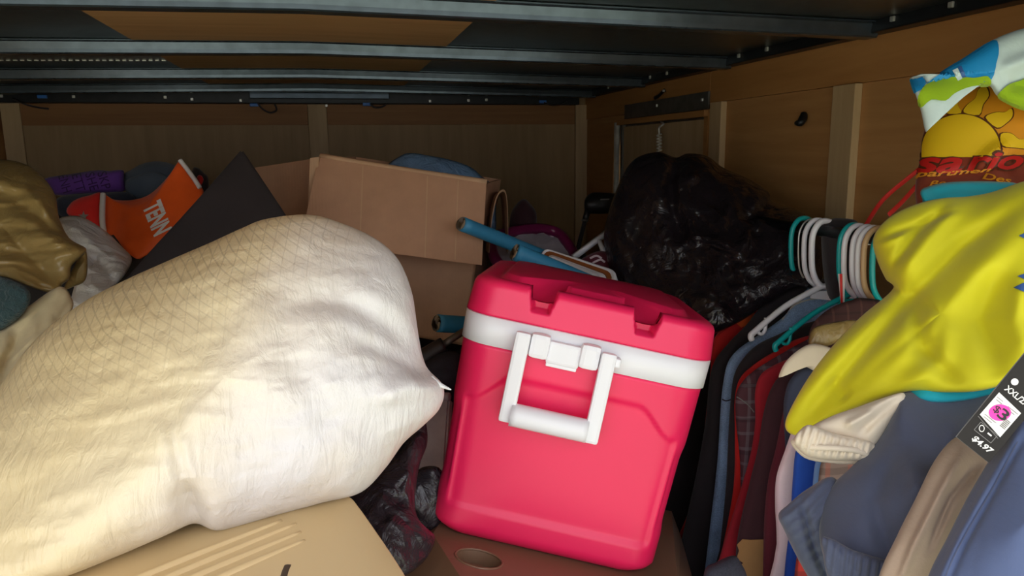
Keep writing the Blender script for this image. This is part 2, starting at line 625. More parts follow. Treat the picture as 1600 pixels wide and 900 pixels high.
def inflate(name, outline, centre, tf, tb, mat, prof=2.4, wr=(), creases=(), nr=36, na=5, ribs=None, N=None, plane=None, sharp=False):
    """soft closed body: an outline with real depth, puffed tf towards the viewer side and tb behind.
    outline points (x, y) or (x, y, d); centre (x, y, d); wr: (amp, freq, (sx, sy, sz), kind); creases: (pts, amp, width)."""
    cx, cy, cd = centre
    o2 = [Vector((p[0], p[1], p[2] if len(p) > 2 else cd)) for p in outline]
    if sharp:
        ring = []
        for i in range(len(o2)):
            a, b = o2[i], o2[(i + 1) % len(o2)]
            ring += [a.lerp(b, j / na) for j in range(na)]
    else:
        ring = crom(o2, na, True)
    c2 = Vector((cx, cy, cd))
    lev = [ring]
    cur = ring
    mm = len(ring)
    for it in range(3):
        for _ in range((6, 14, 30)[it] * max(1, mm // 90)):
            cur = [(cur[i - 1] + cur[i] * 2 + cur[(i + 1) % mm]) * 0.25 for i in range(mm)]
        lev.append(cur)

    def ring_at(r):
        t = min(2.999, (1 - r) * 6)
        k = int(t)
        return [a_.lerp(b_, t - k) for a_, b_ in zip(lev[k], lev[k + 1])]
    pos = (lambda v: onY(v.x, v.y, plane)) if plane is not None else (lambda v: W(v.x, v.y, v.z))
    Nn = N if N else -(ray(cx, cy).normalized())
    m = len(ring)
    cre = [([Vector((q[0], q[1])) for q in pts], amp, wd) for pts, amp, wd in creases]

    def place(v, r, side):
        p = pos(v)
        h = max(0.0, 1 - r ** prof) ** 0.5
        off = (tf if side > 0 else -tb) * h
        e = min(1.0, (1 - r) * 4)
        if side > 0:
            v2 = Vector((v.x, v.y))
            for pts, amp, wd in cre:
                dmin, u = 1e9, 0.0
                for i in range(len(pts) - 1):
                    dd, tt = seg_dist(v2, pts[i], pts[i + 1])
                    if dd < dmin:
                        dmin, u = dd, (i + tt) / (len(pts) - 1)
                ends = min(1.0, 0.15 + 4.0 * min(u, 1 - u))
                if dmin < wd * 3:
                    off += amp * ends * math.exp(-(dmin / wd) ** 2) * min(1, 0.25 + e)
            if ribs:
                ang, wl, amp = ribs
                off += amp * math.sin((v.x * math.cos(ang) + v.y * math.sin(ang)) / wl * 2 * math.pi + 2.2 * noise.noise(p * 18))
        for amp, fr, st, kind in wr:
            q = Vector((p.x * st[0], p.y * st[1], p.z * st[2])) * fr
            q += Vector((noise.noise(q * 0.5), noise.noise(q * 0.5 + Vector((9, 3, 1))), noise.noise(q * 0.5 + Vector((2, 7, 5))))) * 0.7
            if kind == 'r':
                k = 1 - 2 * abs(noise.noise(q)) - abs(noise.noise(q * 2.1))
            else:
                k = noise.noise(q) + 0.5 * noise.noise(q * 2.2)
            off += amp * k * (0.35 + 0.65 * e)
        return p + Nn * off

    verts, faces = [], []
    verts.append(place(c2, 0, 1))
    for k in range(1, nr):
        r = (k / nr) ** 0.85
        for v in ring_at(r):
            verts.append(place(c2.lerp(v, r), r, 1))
    base_out = len(verts)
    for v in ring:
        verts.append(place(v, 1, 1))
    nb = max(8, nr // 3)
    bs = len(verts)
    for k in range(nb - 1, 0, -1):
        r = (k / nb) ** 0.6
        for v in ring_at(r):
            verts.append(place(c2.lerp(v, r), r, -1))
    verts.append(place(c2, 0, -1))
    last = len(verts) - 1
    for i in range(m):
        j = (i + 1) % m
        faces.append((0, 1 + i, 1 + j))
        for k in range(nr - 1):
            a = 1 + k * m
            faces.append((a + i, a + m + i, a + m + j, a + j))
        for k in range(nb - 1):
            a = base_out + k * m
            faces.append((a + i, a + m + i, a + m + j, a + j))
        a = base_out + (nb - 1) * m
        faces.append((a + i, last, a + j))
    return mk(name, verts, faces, mat)


def bvh_of(*objs):
    vs_, fs = [], []
    for o in objs:
        k = len(vs_)
        vs_ += [v.co.copy() for v in o.data.vertices]
        fs += [tuple(i + k for i in p.vertices) for p in o.data.polygons]
    return BVHTree.FromPolygons(vs_, fs)


def decal_mesh(name, verts2, faces2, bvh, mat, eps=0.0012, maxlen=6.0, dfall=1.0):
    """flat print laid on a surface: 2-d points projected on the built surface, a hair above it"""
    bm = bmesh.new()
    vv = [bm.verts.new((x, y, 0)) for x, y in verts2]
    for f in faces2:
        try:
            bm.faces.new([vv[i] for i in f])
        except ValueError:
            pass
    bmesh.ops.triangulate(bm, faces=bm.faces)
    for _ in range(7):
        es = [e for e in bm.edges if e.calc_length() > maxlen]
        if not es:
            break
        bmesh.ops.subdivide_edges(bm, edges=es, cuts=1)
        bmesh.ops.triangulate(bm, faces=[f for f in bm.faces if len(f.verts) > 3])
    drop = []
    for v in bm.verts:
        d = ray(v.co.x, v.co.y).normalized()
        hit, nn, _, _ = bvh.ray_cast(CAM, d)
        if hit is None:
            drop.append(v)
            continue
        if nn.dot(d) > 0:
            nn = -nn
        v.co = hit - d * eps * 0.7 + nn * eps * 0.6
    if drop:
        bmesh.ops.delete(bm, geom=drop, context='VERTS')
    me = bpy.data.meshes.new(name)
    bm.to_mesh(me)
    bm.free()
    me.materials.append(M[mat])
    o = bpy.data.objects.new(name, me)
    COL.objects.link(o)
    return o


def decal(name, poly, bvh, mat, eps=0.0012, maxlen=6.0, smooth=0):
    if smooth:
        poly = [(p.x, p.y) for p in crom([(a, b, 0) for a, b in poly], smooth, True)]
    return decal_mesh(name, poly, [tuple(range(len(poly)))], bvh, mat, eps, maxlen)


def stroke(name, pts, w, bvh, mat, eps=0.0014, sm=5):
    """painted line of width w pixels"""
    P = [Vector((p.x, p.y)) for p in crom([(a, b, 0) for a, b in pts], sm)]
    v, f = [], []
    for i, p in enumerate(P):
        t = (P[min(i + 1, len(P) - 1)] - P[max(i - 1, 0)]).normalized()
        nrm = Vector((-t.y, t.x)) * w / 2
        v += [tuple(p + nrm), tuple(p - nrm)]
    for i in range(len(P) - 1):
        f.append((2 * i, 2 * i + 1, 2 * i + 3, 2 * i + 2))
    return decal_mesh(name, v, f, bvh, mat, eps)


def text2d(s, bold=0.0, shear=0.0):
    cu = bpy.data.curves.new('t', 'FONT')
    cu.body = s
    cu.offset = bold
    cu.shear = shear
    cu.resolution_u = 3
    ob = bpy.data.objects.new('t', cu)
    COL.objects.link(ob)
    dg = bpy.context.evaluated_depsgraph_get()
    me = bpy.data.meshes.new_from_object(ob.evaluated_get(dg))
    v = [(a.co.x, a.co.y) for a in me.vertices]
    f = [tuple(p.vertices) for p in me.polygons]
    bpy.data.objects.remove(ob)
    bpy.data.meshes.remove(me)
    return v, f


def lettering(name, s, origin, xdir, ydir, bvh, mat, eps=0.0016, bold=0.0, shear=0.0, maxlen=5.0):
    """origin = baseline start in pixels, xdir = whole run, ydir = cap height vector (y down pixels)"""
    v, f = text2d(s, bold, shear)
    x0, x1 = min(a for a, b in v), max(a for a, b in v)
    y0, y1 = min(b for a, b in v), max(b for a, b in v)
    out = []
    for a, b in v:
        u, w = (a - x0) / (x1 - x0), (b - y0) / (y1 - y0)
        out.append((origin[0] + xdir[0] * u + ydir[0] * w, origin[1] + xdir[1] * u + ydir[1] * w))
    return decal_mesh(name, out, f, bvh, mat, eps, maxlen)


# ================================================================== THE TRAILER
XL, XR, YB, YE = -1.35, 1.27, 3.642, 0.15
ZT = 1.925
XC = -0.05

floor = structure(box('floor', (XL, YE, -0.04), (XR, YB, 0), 'floor'))
ground = box('ground', (-30, -40, -0.62), (30, 30, -0.60), 'grass')
ground['kind'] = 'structure'
ground['label'] = 'grass ground outside the open trailer'

# left wall
wl = structure(box('wall_left', (XL - 0.04, YE, 0), (XL, YB, 2.02), 'ply_side'))

# right wall with the door opening
DY0, DY1, DZ1 = 2.365, 3.20, 1.795
bm_parts = []
wr_ = mk('wall_right', [], [], 'ply_side', False)


def join_boxes(name, boxes, mat):
    vs_, fs = [], []
    for lo, hi in boxes:
        k = len(vs_)
        for x in (lo[0], hi[0]):
            for y in (lo[1], hi[1]):
                for z in (lo[2], hi[2]):
                    vs_.append((x, y, z))
        fs += [tuple(k + i for i in f) for f in ((0, 1, 3, 2), (4, 6, 7, 5), (0, 4, 5, 1), (2, 3, 7, 6), (0, 2, 6, 4), (1, 5, 7, 3))]
    return mk(name, vs_, fs, mat, False)


bpy.data.objects.remove(wr_)
wall_r = join_boxes('wall_right', [((XR, YE, 0), (XR + 0.04, DY0, 1.826)), ((XR, DY1, 0), (XR + 0.04, YB, 1.826)), ((XR, DY0, DZ1), (XR + 0.04, DY1, 1.826)), ((XR, DY0, 0), (XR + 0.04, DY1, 0.05))], 'ply_side')
subs = [box('header_board', (XR - 0.006, YE, 1.827), (XR + 0.03, DY0 - 0.01, ZT + 0.03), 'header_side', 0.001),
        box('header_board', (XR - 0.006, DY0 - 0.008, 1.827), (XR + 0.03, YB, ZT + 0.03), 'header_side', 0.001)]
for y0, y1 in ((1.606, 1.690), (2.25, 2.325)):
    subs.append(box('batten', (XR - 0.022, y0, 0.0), (XR - 0.0005, y1, 1.8255), 'batten', 0.002))
subs.append(box('batten', (XR - 0.012, DY1 + 0.03, 0.0), (XR - 0.0005, YB - 0.08, 1.80), 'header_side', 0.002))
# tie-down hook on the wall
hk = tube('wall_hook', [onX(1256, 178, XR - 0.012), onX(1254, 186, XR - 0.02), onX(1250, 192, XR - 0.03), onX(1244, 192, XR - 0.03)], [0.009, 0.012, 0.010, 0.006], 'rail_black', 8, 4)
subs.append(hk)
structure(wall_r, subs)

# side door
door = structure(box('door_1', (XR + 0.012, DY0, 0.05), (XR + 0.035, DY1, DZ1), 'plate'))
dsubs = [box('door_panel', (XR + 0.004, DY0 + 0.03, 0.08), (XR + 0.0118, DY1 - 0.05, DZ1 - 0.02), 'batten')]
dsubs.append(box('door_jamb', (XR - 0.006, DY0, 0.05), (XR + 0.0115, DY0 + 0.028, DZ1), 'header_side', 0.001))
dsubs.append(tube('door_edge_bar', [(XR - 0.012, DY1 - 0.012, 0.1), (XR - 0.012, DY1 - 0.012, DZ1)], 0.013, 'alu', 12, 1))
dsubs.append(box('door_edge_trim', (XR - 0.004, DY1 - 0.055, 0.05), (XR + 0.0115, DY1 - 0.035, DZ1 - 0.01), 'plate'))
dsubs.append(box('door_header_plate', (XR - 0.014, DY0 - 0.012, DZ1 + 0.012), (XR - 0.0065, DY1 - 0.10, 1.866), 'plate', 0.001))
dsubs.append(box('door_header_lip', (XR - 0.022, DY0, DZ1 - 0.012), (XR - 0.004, DY1 - 0.03, DZ1 + 0.010), 'header_side', 0.001))
for (x, y) in ((1097, 156), (1026, 165)):
    c = onX(x, y, XR - 0.016)
    dsubs.append(box('screw', c - Vector((0.003, 0.005, 0.005)), c + Vector((0.003, 0.005, 0.005)), 'chrome', 0.0015))
structure(door, dsubs)
# latch and spring hanging on the door header
def helix(a, b, r, turns, n=10):
    out = []
    for i in range(turns * n + 1):
        t = i / (turns * n)
        out.append(a.lerp(b, t) + Vector((0, math.cos(2 * math.pi * i / n), 0)) * r + Vector((math.sin(2 * math.pi * i / n), 0, 0)) * r)
    return out
sa, sb = onX(1030, 208, XR - 0.035), onX(1030, 262, XR - 0.035)
thing('door_spring', 'coiled steel spring hanging from a hook on the side door header', 'spring', [
    tube('coil', helix(sa, sb, 0.009, 11), 0.0026, 'alu', 6, 1),
    tube('hook', [sa, sa + Vector((0, 0.002, 0.02)), onX(1034, 196, XR - 0.03), onX(1037, 193, XR - 0.018), onX(1033, 190, XR - 0.016)], 0.004, 'chrome', 8, 4)])
thing('latch_clip', 'small metal latch clip screwed above the side door header', 'latch', [
    tube('arm', [onX(1024, 153, XR - 0.012), onX(1030, 149, XR - 0.016), onX(1036, 143, XR - 0.016), onX(1039, 141, XR - 0.012)], [0.008, 0.006, 0.006, 0.008], 'rail_black', 8, 4),
    box('screw', onX(1037, 142, XR - 0.018) - Vector((0.004,) * 3), onX(1037, 142, XR - 0.018) + Vector((0.004,) * 3), 'chrome', 0.0015)])

# front (far) wall
wf = structure(box('wall_front', (XL, YB, 0), (XR, YB + 0.04, 2.0), 'ply_front'))
fs_ = []
for x0, x1 in ((XL + 0.005, -0.092), (-0.004, XR - 0.064)):
    fs_.append(box('header_board', (x0, YB - 0.010, 1.805), (x1, YB - 0.0005, 1.90), 'header', 0.001))
for x0, x1, y in ((XL + 0.004, -1.272, 0.016), (-0.090, -0.006, 0.016), (1.208, XR - 0.001, 0.02)):
    fs_.append(box('batten', (x0, YB - y, 0), (x1, YB - 0.0006, 1.90), 'batten', 0.002))
structure(wf, fs_)

# ceiling: dark steel skin with a slight ridge, ply strip in the middle, cross beams, side rails
def ridge(x):
    return 0.020 * (1 - abs(x - XC) / 1.31)


def strip(name, y0, y1, x0, x1, zb, th, mat, nx=24, sag=0.0):
    v, f = [], []
    for i in range(nx + 1):
        x = x0 + (x1 - x0) * i / nx
        z = zb + ridge(x)
        v += [(x, y0, z), (x, y1, z), (x, y1, z + th), (x, y0, z + th)]
    for i in range(nx):
        a, b = 4 * i, 4 * i + 4
        for k in range(4):
            f.append((a + k, a + (k + 1) % 4, b + (k + 1) % 4, b + k))
    f += [(0, 1, 2, 3), (4 * nx + 3, 4 * nx + 2, 4 * nx + 1, 4 * nx)]
    return mk(name, v, f, mat, False)


ZB = 1.920                      # underside of a beam at the side walls
ceil = structure(strip('ceiling', YE, YB + 0.04, XL - 0.04, XR + 0.04, ZB + 0.036, 0.012, 'roof_metal'))
BY = [0.23, 0.88, 1.53, 2.18, 2.84, 3.42]
csubs = []
for k, y in enumerate(BY):
    # hat section: web facing the door, wide flange on top, turned lip below
    v, f = [], []
    prof = [(-0.016, 0.034), (-0.016, 0.031), (-0.004, 0.029), (0.0, 0.012), (0.001, 0.003), (0.004, 0.0), (0.040, 0.0), (0.044, 0.003), (0.046, 0.028), (0.060, 0.031), (0.060, 0.034)]
    nx = 26
    for i in range(nx + 1):
        x = XL + 0.03 + (XR - XL - 0.06) * i / nx
        for py, pz in prof:
            v.append((x, y + py, ZB + ridge(x) + pz))
    n = len(prof)
    for i in range(nx):
        for j in range(n):
            f.append((i * n + j, i * n + (j + 1) % n, (i + 1) * n + (j + 1) % n, (i + 1) * n + j))
    f += [tuple(range(n)), tuple(nx * n + j for j in range(n))[::-1]]
    csubs.append(mk('roof_beam', v, f, 'beam_metal', False))
ys = BY + [YB]
for k in range(len(ys) - 1):
    csubs.append(strip('ceiling_panel', ys[k] + 0.064, ys[k + 1] - 0.022, -0.48, 0.335, ZB + 0.0315, 0.004, 'ceil_wood', 8))
csubs.append(box('side_rail', (XR - 0.05, YE, ZT + 0.004), (XR - 0.007, YB - 0.05, ZT + 0.05), 'rail_black', 0.004))
csubs.append(box('side_rail', (XL + 0.004, YE, ZT + 0.004), (XL + 0.05, YB - 0.05, ZT + 0.05), 'rail_black', 0.004))
csubs.append(box('front_rail', (XL + 0.005, YB - 0.07, 1.897), (XR - 0.06, YB - 0.011, 1.962), 'rail_black', 0.004))
csubs.append(box('light_strip', (-0.335, YB - 0.10, 1.916), (0.28, YB - 0.071, 1.945), 'beam_metal', 0.004))
for (x, y) in ((115, 151), (2, 150), (300, 155), (258, 152), (376, 157), (510, 165), (672, 158), (760, 156), (732, 157)):
    c = onY(x, y, YB - 0.074)
    csubs.append(box('bolt', c - Vector((0.006, 0.004, 0.006)), c + Vector((0.006, 0.004, 0.006)), 'chrome', 0.002))
for y in (1.30, 1.46, 1.95, 2.10, 2.6, 2.75, 3.2):
    csubs.append(box('bolt', (XR - 0.056, y - 0.006, ZT + 0.018), (XR - 0.0495, y + 0.006, ZT + 0.03), 'chrome', 0.002))
for (x, y) in ((66, 151), (397, 164), (573, 163), (848, 159)):
    c = onY(x, y, YB - 0.078)
    csubs.append(box('wire_clip', c - Vector((0.018, 0.006, 0.007)), c + Vector((0.018, 0.006, 0.007)), 'clip_blue', 0.002))
# row of small rivets on the roof skin at the left
rv = []
for i in range(46):
    x = XL + 0.05 + i * 0.019
    rv.append(((x, 2.62, ZB + ridge(x) + 0.033), (x + 0.011, 2.628, ZB + ridge(x) + 0.0355)))
rw = join_boxes('rivet_row', rv, 'chrome')
rw['kind'] = 'stuff'
csubs.append(rw)
structure(ceil, csubs)


def wire(pts, label, Y=YB - 0.085):
    single(tube('loose_wire', [onY(x, y, Y) for x, y in pts], 0.004, 'dark_rubber', 6, 6), label, 'wire', 'loose wires under the front rail')


wire([(20, 154), (40, 163), (60, 168), (76, 170)], 'loose dark wire end dangling at the left corner of the far wall')
wire([(402, 160), (410, 170), (422, 176), (432, 172), (429, 162)], 'dark wire loop hanging below the left end of the light strip')
wire([(578, 162), (586, 168), (597, 167), (604, 162)], 'short dark wire loop hanging below the right end of the light strip')
wire([(850, 160), (862, 164), (875, 163), (885, 158)], 'short dark wire loop under the rail close to the right corner')

# ================================================================== HEAP BELOW EVERYTHING
def heap():
    nx, ny = 70, 84
    v, f = [], []
    for j in range(ny + 1):
        y = 0.45 + (YB - 0.03 - 0.45) * j / ny
        for i in range(nx + 1):
            x = XL + 0.02 + (XR - XL - 0.06) * i / nx
            t = min(1, max(0, (y - 0.9) / 1.3))
            t = t * t * (3 - 2 * t)
            h = 0.78 + 0.36 * t
            h += 0.22 * min(1, max(0, (-0.25 - x) / 0.2)) * min(1, max(0, (y - 1.3) / 0.4)) + 0.09 * min(1, max(0, (-0.35 - x) / 0.15)) * min(1, max(0, (y - 1.8) / 0.2))
            cx_ = min(1, max(0, (x - 0.0) / 0.1)) * min(1, max(0, (1.75 - y) / 0.2))
            h -= 0.10 * cx_
            h -= 0.14 * min(1, max(0, (x + 0.2) / 0.15)) * min(1, max(0, (0.75 - x) / 0.15)) * min(1, max(0, (y - 1.6) / 0.2)) * min(1, max(0, (2.75 - y) / 0.2))
            right = min(1, max(0, (x - 0.45) / 0.3)) * (1 - min(1, max(0, (y - 1.5) / 0.35)))
            h -= 0.40 * right
            if x > 0.66 and y < 0.84:
                h = 0.98
            h += 0.05 * noise.noise(Vector((x * 4, y * 4, 1))) + 0.035 * noise.noise(Vector((x * 12, y * 12, 4)))
            v.append((x, y, h))
    n = nx + 1
    for j in range(ny):
        for i in range(nx):
            a = j * n + i
            f.append((a, a + 1, a + n + 1, a + n))
    rim = [i for i in range(n)] + [j * n + nx for j in range(1, ny + 1)] + [ny * n + i for i in range(nx - 1, -1, -1)] + [j * n for j in range(ny - 1, 0, -1)]
    k = len(v)
    for i in rim:
        v.append((v[i][0], v[i][1], 0.002))
    m = len(rim)
    for i in range(m):
        j = (i + 1) % m
        f.append((rim[i], k + i, k + j, rim[j]))
    f.append(tuple(k + i for i in range(m)))
    return single(mk('clothes_heap', v, f, 'heap'), 'dark heap of bags and clothes filling the trailer below everything', 'heap', None, 'stuff')


heap()

# ================================================================== RED COOLER
def cooler():
    roll, tip, yaw = math.radians(11.7), math.radians(6.5), math.radians(3)
    r0 = RV * math.cos(roll) - UV * math.sin(roll)
    u0 = RV * math.sin(roll) + UV * math.cos(roll)
    up = u0 * math.cos(tip) - FV * math.sin(tip)
    fw = FV * math.cos(tip) + u0 * math.sin(tip)
    rt = r0 * math.cos(yaw) - fw * math.sin(yaw)
    fw = fw * math.cos(yaw) + r0 * math.sin(yaw)
    org = W(843, 870, 1.215)
    D = 0.44

    def T(x, y, z):
        return org + rt * x + fw * y + up * z

    def rr(hx, y0, y1, rad, n=300):
        """rounded rectangle, perimeter sampled evenly; starts mid front"""
        pts = []
        rad = min(rad, hx, (y1 - y0) / 2)
        segs = [((-hx + rad, y0), (hx - rad, y0)), ('a', hx - rad, y0 + rad, -90), ((hx, y0 + rad), (hx, y1 - rad)), ('a', hx - rad, y1 - rad, 0),
                ((hx - rad, y1), (-hx + rad, y1)), ('a', -hx + rad, y1 - rad, 90), ((-hx, y1 - rad), (-hx, y0 + rad)), ('a', -hx + rad, y0 + rad, 180)]
        cnt = [110, 18, 40, 14, 60, 14, 40, 18]
        for s, c in zip(segs, cnt):
            for i in range(c):
                t = i / c
                if s[0] == 'a':
                    a = math.radians(s[3] + 90 * t)
                    pts.append((s[1] + rad * math.cos(a), s[2] + rad * math.sin(a)))
                else:
                    pts.append((s[0][0] + (s[1][0] - s[0][0]) * t, s[0][1] + (s[1][1] - s[0][1]) * t))
        return pts

    def sst(e0, e1, x):
        t = max(0, min(1, (x - e0) / (e1 - e0)))
        return t * t * (3 - 2 * t)

    def loft(name, rings, mat, fn=None, cap=True):
        v, f = [], []
        n = None
        for hx, y0, y1, rad, z in rings:
            P = rr(hx, y0, y1, rad)
            n = len(P)
            for x, y in P:
                if fn:
                    x2, y2, z2 = fn(x, y, z)
                else:
                    x2, y2, z2 = x, y, z
                v.append(T(x2, y2, z2))
        for k in range(len(rings) - 1):
            for i in range(n):
                j = (i + 1) % n
                f.append((k * n + i, k * n + j, (k + 1) * n + j, (k + 1) * n + i))
        if cap:
            f.append(tuple(range(n))[::-1])
            f.append(tuple((len(rings) - 1) * n + i for i in range(n)))
        return mk(name, v, f, mat)

    HB = 0.328
    def hw(z):
        return 0.190 + 0.009 * z / HB

    rings = []
    for z, ins in ((0.0, 0.022), (0.004, 0.012), (0.012, 0.004), (0.02, 0.0)):
        rings.append((hw(z) - ins, ins, D - ins, 0.05, z))
    k = 56
    for i in range(1, k + 1):
        z = 0.02 + (HB - 0.02) * i / k
        rings.append((hw(z), 0.0 - 0.008 * z / HB, D, 0.05, z))

    def body_fn(x, y, z):
        h = hw(z)
        # recessed front field with an arched border
        arch = 0.284 - 0.045 * sst(0.10, 0.165, abs(x)) 
        fld = sst(0.052, 0.060, z + 0.0 * x) * (1 - sst(arch - 0.005, arch + 0.005, z)) * (1 - sst(h - 0.030, h - 0.020, abs(x)))
        if y < 0.06:
            y += 0.006 * fld
        # corner channels along both front corners
        if y < 0.10:
            ch = sst(h - 0.022, h - 0.014, abs(x)) * sst(0.065, 0.10, z) * (1 - sst(0.20, 0.235, z))
            x -= math.copysign(0.003, x) * ch
            y += 0.002 * ch
        return x, y, z

    body = loft('body', rings, 'red_plastic', body_fn)
    seam = None
    # white band
    bw = 0.2015
    band = loft('band', [(bw - 0.006, -0.004, D - 0.004, 0.046, HB - 0.001), (bw, -0.012, D + 0.002, 0.05, HB + 0.0015), (bw + 0.001, -0.0125, D + 0.002, 0.05, HB + 0.046), (bw - 0.004, -0.008, D - 0.002, 0.048, HB + 0.0475)], 'white_plastic')
    # lid
    zl = HB + 0.0485
    lr = []
    for i in range(15):
        t = i / 14
        lr.append((0.2025 - 0.004 * t, -0.0135 + 0.004 * t, D + 0.003, 0.05, zl + 0.046 * t))
    lr += [(0.196, -0.007, D, 0.05, zl + 0.052), (0.190, -0.001, D - 0.006, 0.048, zl + 0.0565), (0.182, 0.007, D - 0.014, 0.046, zl + 0.0585), (0.172, 0.018, D - 0.02, 0.044, zl + 0.0585),
           (0.168, 0.022, D - 0.024, 0.042, zl + 0.0555), (0.158, 0.034, D - 0.03, 0.04, zl + 0.0555), (0.153, 0.044, D - 0.036, 0.04, zl + 0.064), (0.149, 0.05, D - 0.04, 0.038, zl + 0.0655), (0.07, 0.13, D - 0.12, 0.03, zl + 0.0665)]

    def lid_fn(x, y, z):
        for xc in (-0.082, 0.084):
            w = 0.013 + 0.007 * sst(zl + 0.018, zl + 0.055, z)
            m = (1 - sst(w - 0.002, w + 0.002, abs(x - xc))) * sst(zl + 0.020, zl + 0.023, z)
            yo = y
            if y < 0.026:
                y += m * (0.026 - y)
            if yo > 0.02 or m > 0.5:
                # bowl shaped finger scoop behind the notch
                rr_ = ((x - xc) / 0.046) ** 2 + ((max(y, 0.026) - 0.018) / 0.05) ** 2
                if rr_ < 1:
                    z = min(z, zl + 0.0585 - 0.026 * (1 - rr_) ** 0.7)
        # step at the right end of the top plate
        return x, y, z

    lid = loft('lid', lr, 'red_plastic', lid_fn)
    # hinge line of the lid at the back right
    hinge = []
    # handle: two pivot housings, a spring plate between them, swinging bail with a grip
    hz = HB + 0.020
    hx = -0.028

    def bx(name, x0, x1, y0, y1, z0, z1, bev=0.004, skew=0.0):
        o = box(name, (x0, y0, z0), (x1, y1, z1), 'white_plastic', bev)
        for v in o.data.vertices:
            x, y, z = v.co
            v.co = T(x + skew * (hz - z), y, z)
        return o

    p1 = bx('pivot_housing', hx - 0.060, hx - 0.028, -0.034, -0.010, hz - 0.020, hz + 0.020, 0.008)
    p2 = bx('pivot_housing', hx + 0.020, hx + 0.052, -0.034, -0.010, hz - 0.020, hz + 0.020, 0.008)
    p3 = bx('pivot_plate', hx - 0.031, hx + 0.022, -0.026, -0.010, hz - 0.024, hz + 0.012, 0.005)
    p4 = bx('pivot_lip', hx - 0.029, hx + 0.020, -0.020, -0.010, hz - 0.030, hz - 0.020, 0.002)
    a1 = bx('handle_arm', hx - 0.084, hx - 0.060, -0.040, -0.024, hz - 0.128, hz + 0.018, 0.005, 0.0)
    a2 = bx('handle_arm', hx + 0.052, hx + 0.076, -0.040, -0.024, hz - 0.132, hz + 0.014, 0.005, 0.0)
    g = []
    for i in range(13):
        t = i / 12
        g.append(T(hx - 0.066 + 0.122 * t, -0.034, hz - 0.114))
    grip = tube('handle', g, 0.0185, 'white_plastic', 16, 1)
    bolt = bx('pivot_pin', hx + 0.073, hx + 0.084, -0.036, -0.012, hz - 0.006, hz + 0.008, 0.003)
    e1 = bx('latch_tab', 0.196, 0.212, 0.10, 0.13, HB + 0.03, HB + 0.075, 0.003)
    for o in (e1,):
        o.data.materials[0] = M['red_plastic']
    thing('cooler', 'tilted bright red cooler with white band and white swing handle', 'cooler', [body, band, lid, e1, (grip, [a1, a2, bolt]), p1, p2, (p3, [p4])])
    return T


TC = cooler()

# ================================================================== TAN CASE AND BROWN CONSOLE
def tan_case():
    z = 1.235
    pts = [onZ(545, 773, z), onZ(562, 790, z), onZ(592, 832, z), onZ(618, 870, z), onZ(640, 906, z), onZ(664, 960, z), onZ(668, 1010, z), onZ(630, 1060, z), onZ(420, 1110, z), onZ(120, 1120, z), onZ(-60, 1080, z), onZ(-60, 1010, z), onZ(30, 900, z), onZ(220, 830, z), onZ(420, 775, z), onZ(510, 766, z)]
    ring = [Vector(p) for p in crom(pts, 6, True)]
    c = sum(ring, Vector()) / len(ring)
    v, f = [], []
    n = len(ring)
    prof = [(1.0, -0.20), (1.0, -0.016), (0.995, -0.006), (0.985, -0.001), (0.97, 0.0), (0.6, 0.003), (0.25, 0.004)]
    for s, dz in prof:
        for p in ring:
            q = c.lerp(p, s)
            v.append((q.x, q.y, z + dz))
    for k in range(len(prof) - 1):
        for i in range(n):
            j = (i + 1) % n
            f.append((k * n + i, k * n + j, (k + 1) * n + j, (k + 1) * n + i))
    f.append(tuple(range(n))[::-1])
    f.append(tuple((len(prof) - 1) * n + i for i in range(n)))
    lid = mk('case_shell', v, f, 'tan_plastic')
    parts = []
    for a, b in (((120, 945), (440, 815)), ((170, 944), (462, 820)), ((215, 942), (470, 833)), ((260, 942), (476, 846))):
        p, q = onZ(*a, z + 0.001), onZ(*b, z + 0.002)
        parts.append(tube('ridge', [p, p.lerp(q, 0.5), q], [0.006, 0.006, 0.003], 'tan_plastic', 10, 6))
    s0, s1 = onZ(446, 896, z + 0.0035), onZ(452, 882, z + 0.0035)
    sl = [onZ(441, 930, z + 0.003), onZ(444, 900, z + 0.003), onZ(450, 884, z + 0.003)]
    parts.append(tube('latch_slot', sl, 0.0048, 'hole_dark', 10, 5, flat=(Vector((0, 0, 1)), 0.35)))
    parts.append(tube('seam', [onZ(395, 905, z + 0.003), onZ(420, 895, z + 0.003), onZ(444, 886, z + 0.003)], 0.0012, 'hole_dark', 6, 4, flat=(Vector((0, 0, 1)), 0.5)))
    thing('plastic_case', 'tan plastic case lid with parallel ridges under the comforter bag', 'case', [lid] + parts)


tan_case()


